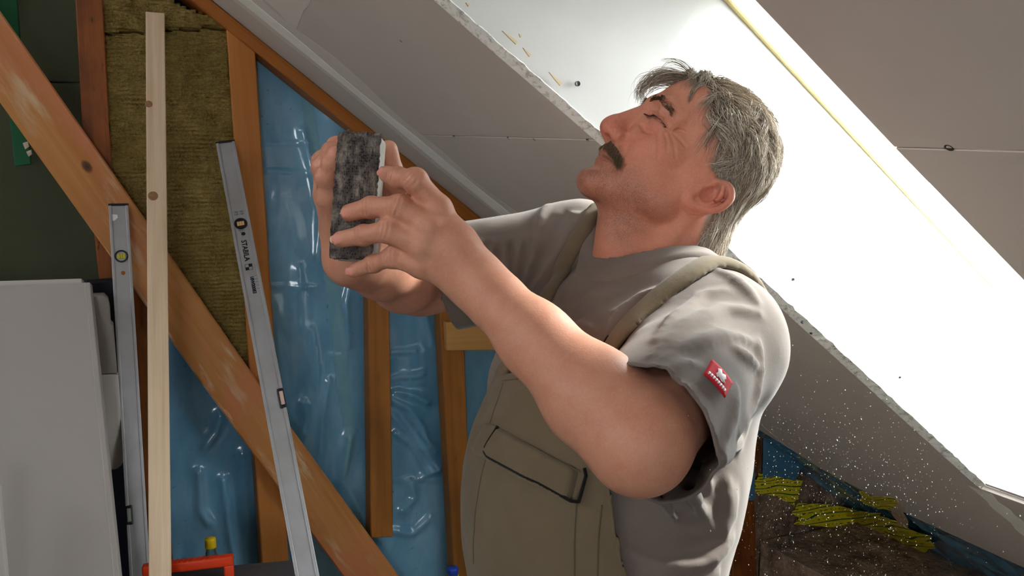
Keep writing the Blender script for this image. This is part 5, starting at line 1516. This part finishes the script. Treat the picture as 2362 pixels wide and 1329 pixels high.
# pocket flap, raised, with black piping
FLAP_PX = [(1146, 980), (1200, 1006), (1270, 1044), (1346, 1080), (1351, 1096), (1334, 1157), (1316, 1155), (1240, 1112), (1160, 1072), (1118, 1050), (1113, 1038)]
FLAP = poly2(FLAP_PX)
def flap_outer(P): return bib_outer(P) - .0085 - .004 * vnoise(P * 28, 44)
def flap_fn(P):
    d = flap_outer(P); return smax(np.maximum(d, -d - .0125), region(P, FLAP), .003)
q = hit(1230, 1065, bib_base)
FL_ = solid('pocket_flap', flap_fn, q - .13, q + .13, .0028, M['overall'], OV)
on_cloth('flap_piping', [(1146, 982), (1113, 1040), (1120, 1052), (1160, 1074), (1240, 1114), (1316, 1156), (1334, 1158), (1351, 1097), (1347, 1080)], flap_outer, .0021, M['piping'], FL_, -.0015)
on_cloth('stitching', [(1150, 992), (1200, 1016), (1270, 1054), (1340, 1090)], flap_outer, .0008, M['seam'], FL_)
# pocket edge seams and bib seams
for px in ([(1330, 1158), (1326, 1220), (1325, 1329), (1325, 1400)], [(1388, 1165), (1380, 1240), (1378, 1329), (1378, 1400)], [(1122, 1056), (1104, 1130), (1094, 1220), (1092, 1300)], [(1160, 884), (1135, 960), (1118, 1030)], [(1158, 878), (1260, 872), (1380, 868)]):
    on_cloth('seam', px, bib_outer, .0011, M['seam'], OV)
# straps over the shoulders
def strap(path, w, name='strap', base=None):
    base = shirt_plain; path = on_surface(shirt_plain, path)[0]
    def dist(P):
        d = np.full(len(P), 1e9)
        for i in range(len(path) - 1): d = np.minimum(d, cone(P, path[i], path[i + 1], 0, 0))
        return d - w
    def fn(P):
        d = base(P); return smax(np.maximum(d - .0125, -d + .001), dist(P), .003)
    return solid(name, fn, path.min(0) - .05, path.max(0) + .05, .0036, M['overall'], OV)
front_l = draw([(1418, 880), (1432, 845), (1455, 805), (1497, 752), (1550, 700), (1600, 655), (1630, 632)], shirt_body)
a = tloc(front_l[-1:])[0]
back_l = on_surface(shirt_plain, [tw(a[0] - .03, a[1], a[2] + .01), tw(a[0] - .07, a[1] - .01, a[2] - .01), tw(-.12, a[1] - .03, -.10), tw(-.14, .02, -.24)])[0]
strap(np.vstack([front_l[::3], densify(back_l, 4)]), .0155, base=shirt_body)
front_r = draw([(1165, 868), (1215, 790), (1262, 705), (1310, 625), (1345, 560), (1368, 520)], shirt_body)
a = tloc(front_r[-1:])[0]
back_r = on_surface(shirt_plain, [tw(a[0] - .03, a[1], a[2] + .01), tw(-.10, a[1] + .02, -.06), tw(-.14, -.02, -.24)])[0]
strap(np.vstack([front_r[::3], densify(back_r, 4)]), .0145, base=shirt_body)
# strap end with dark binding and buckle piece near the bib
on_cloth('strap_binding', [(1398, 812), (1412, 787), (1462, 808), (1458, 838)], shirt_body, .0024, M['piping'], OV, .010)
# loose side tab by the right hip of the bib
# red sleeve patch with white emblem and letters
SP = [(1634, 838), (1678, 888), (1660, 922), (1614, 872)]
PP = np.array([hit(x, y, shirt_plain) for x, y in SP])
def quad_patch(name, quad, off, mat, parent, n=8, fn=shirt_plain):
    V = []
    for i in range(n + 1):
        for j in range(n + 1):
            s_, t_ = i / n, j / n; V.append((1 - s_) * ((1 - t_) * quad[0] + t_ * quad[3]) + s_ * ((1 - t_) * quad[1] + t_ * quad[2]))
    V, g = on_surface(fn, V); V = V + g * off; F = np.array([(i * (n + 1) + j, (i + 1) * (n + 1) + j, (i + 1) * (n + 1) + j + 1, i * (n + 1) + j + 1) for i in range(n) for j in range(n)])
    o = softmesh(name, V, F, mat, parent); o.modifiers.new('thickness', 'SOLIDIFY').thickness = .0012; return o
M['red_patch'] = plain('red_woven_patch', (196, 34, 48), 0.8, 0.15, bump=0.3, bscale=900)
M['white_thread'] = plain('white_thread', (236, 232, 232), 0.85, 0.1)
PATCH = quad_patch('sleeve_patch', PP, .0052, M['red_patch'], SHIRT); PATCH['label'] = 'red sleeve patch with white emblem'
def on_patch(u_, v_): return PP[0] * (1 - u_) * (1 - v_) + PP[1] * u_ * (1 - v_) + PP[2] * u_ * v_ + PP[3] * (1 - u_) * v_
emb = [(.30, .22), (.42, .12), (.50, .26), (.62, .16), (.70, .30), (.64, .42), (.74, .52), (.60, .60), (.46, .54), (.40, .62), (.32, .50), (.36, .38)]
def flat_patch(name, uv, off, mat):
    c_ = np.mean(uv, 0); pts = [on_patch(*c_)] + [on_patch(*p) for p in uv]
    V, g = on_surface(shirt_plain, pts); V = V + g * off; m = len(uv)
    F = np.array([(0, 1 + i, 1 + (i + 1) % m) for i in range(m)])
    o = softmesh(name, V, F, mat, PATCH); o.modifiers.new('thickness', 'SOLIDIFY').thickness = .0008; return o
flat_patch('emblem', emb, .0066, M['white_thread'])
for i in range(8):
    u0 = .10 + i * .10; flat_patch('letter', [(u0, .72), (u0 + .07, .72), (u0 + .07, .80), (u0 + .03, .88), (u0, .86)], .0066, M['white_thread'])
# ================================================================== SANDING BLOCK in his hands
def mesh_mat():
    k = NT('abrasive_mesh', 0.85, 0.2); v = k.obj()
    br = k.n('ShaderNodeTexVoronoi', i_Vector=k.obj((1, 1, .7)), i_Scale=420, i_Randomness=.55); n1 = k.noise(v, 40, 5, .7); n2 = k.noise(k.obj((1, 1, .25)), 160, 3, .6)
    c = k.mix(k.ramp(br.outputs['Distance'], [(0.2, G0), (0.55, G1)]).outputs[0], lin((28, 24, 25)), lin((74, 66, 64)))
    dust = k.math('MULTIPLY', k.ramp(n1, [(0.42, G0), (0.62, G1)]).outputs[0], k.ramp(n2, [(0.35, G0), (0.65, G1)]).outputs[0])
    k.col(k.mix(k.math('MULTIPLY', dust, .55), c, lin((186, 174, 160)))); k.bump(br.outputs['Distance'], .8, .0015); return k.m
M['abrasive'] = mesh_mat(); M['block_body'] = plain('light_foam_pad', (196, 190, 182), .8, .15, var=.3, scale=40)
bt_, bb_ = PD(838, 316, 1.012 * LIFE), PD(817, 602, .998 * LIFE)
BL_ = np.linalg.norm(bt_ - bb_); sb = empty('sanding_block'); frame(sb, (bt_ + bb_) / 2, bt_ - bb_, CAM_R - CAM_F * .06)
tag(sb, 'dusty black sanding block gripped between the man\'s hands', 'sanding block')
hw_, t_ = .0225 * LIFE, .019 * LIFE
box('pad', (-hw_, hw_, -t_ + .003, t_, -BL_ / 2 + .001, BL_ / 2 - .001), M['block_body'], sb, .004, 2)
v = []; f = []; nz, nx = 40, 14; r = np.random.default_rng(3)
for i in range(nz + 1):
    for j in range(nx + 1):
        z = -BL_ / 2 + BL_ * i / nz; x = -hw_ - .0008 + (2 * hw_ + .0016) * j / nx
        edge = (abs(x) / hw_) ** 8 * .002 + (abs(z) / (BL_ / 2)) ** 14 * .0025
        v.append((x + (r.normal(0, .0006) if j in (0, nx) else 0), -t_ + .0005 + edge + r.normal(0, .00025), z + (r.normal(0, .0008) if i in (0, nz) else 0)))
for i in range(nz):
    for j in range(nx): a = i * (nx + 1) + j; f.append((a, a + 1, a + nx + 2, a + nx + 1))
g_ = mk('abrasive_sheet', v, f, M['abrasive'], sb, True); g_.modifiers.new('thickness', 'SOLIDIFY').thickness = -.0022
# frayed corner of the mesh
mk('frayed_corner', [(-hw_ - .001, -t_ + .001, BL_ / 2 - .012), (-hw_ + .006, -t_ + .001, BL_ / 2), (-hw_ + .010, -t_ + .006, BL_ / 2 + .005), (-hw_ + .001, -t_ + .010, BL_ / 2 + .002), (-hw_ - .002, -t_ + .006, BL_ / 2 - .006)], [(0, 1, 2), (0, 2, 3), (0, 3, 4)], M['abrasive'], sb).modifiers.new('thickness', 'SOLIDIFY').thickness = .001
# ---- fine plaster dust in the air by his back
M['dust'] = plain('plaster_dust', (232, 228, 222), .9, .1)
r = np.random.default_rng(12); V = []; F = []
for i in range(2000):
    px = 1900 + r.normal(0, 190); py = 1120 + r.normal(0, 130); dp = r.uniform(1.0, 2.2); px = min(px, 2500)
    if px < 1720 and dp < 1.6: dp = r.uniform(.72, .95) if r.random() < .12 else 1.7
    c = PD(px, py, dp)
    if (c - SA) @ SN > -.02 or c[1] > 2.62 or c[2] < .25: continue
    s_ = r.uniform(.00014, .00038) * dp; q = r.normal(0, 1, (4, 3)) * s_; q[:, 2] *= 1.7; b = len(V)
    V += list(c + q); F += [(b, b + 1, b + 2), (b, b + 2, b + 3), (b, b + 3, b + 1), (b + 1, b + 3, b + 2)]
tag(mk('sanding_dust', V, F, M['dust']), 'white plaster dust flecks drifting in the air beside the man', 'dust', kind='stuff')
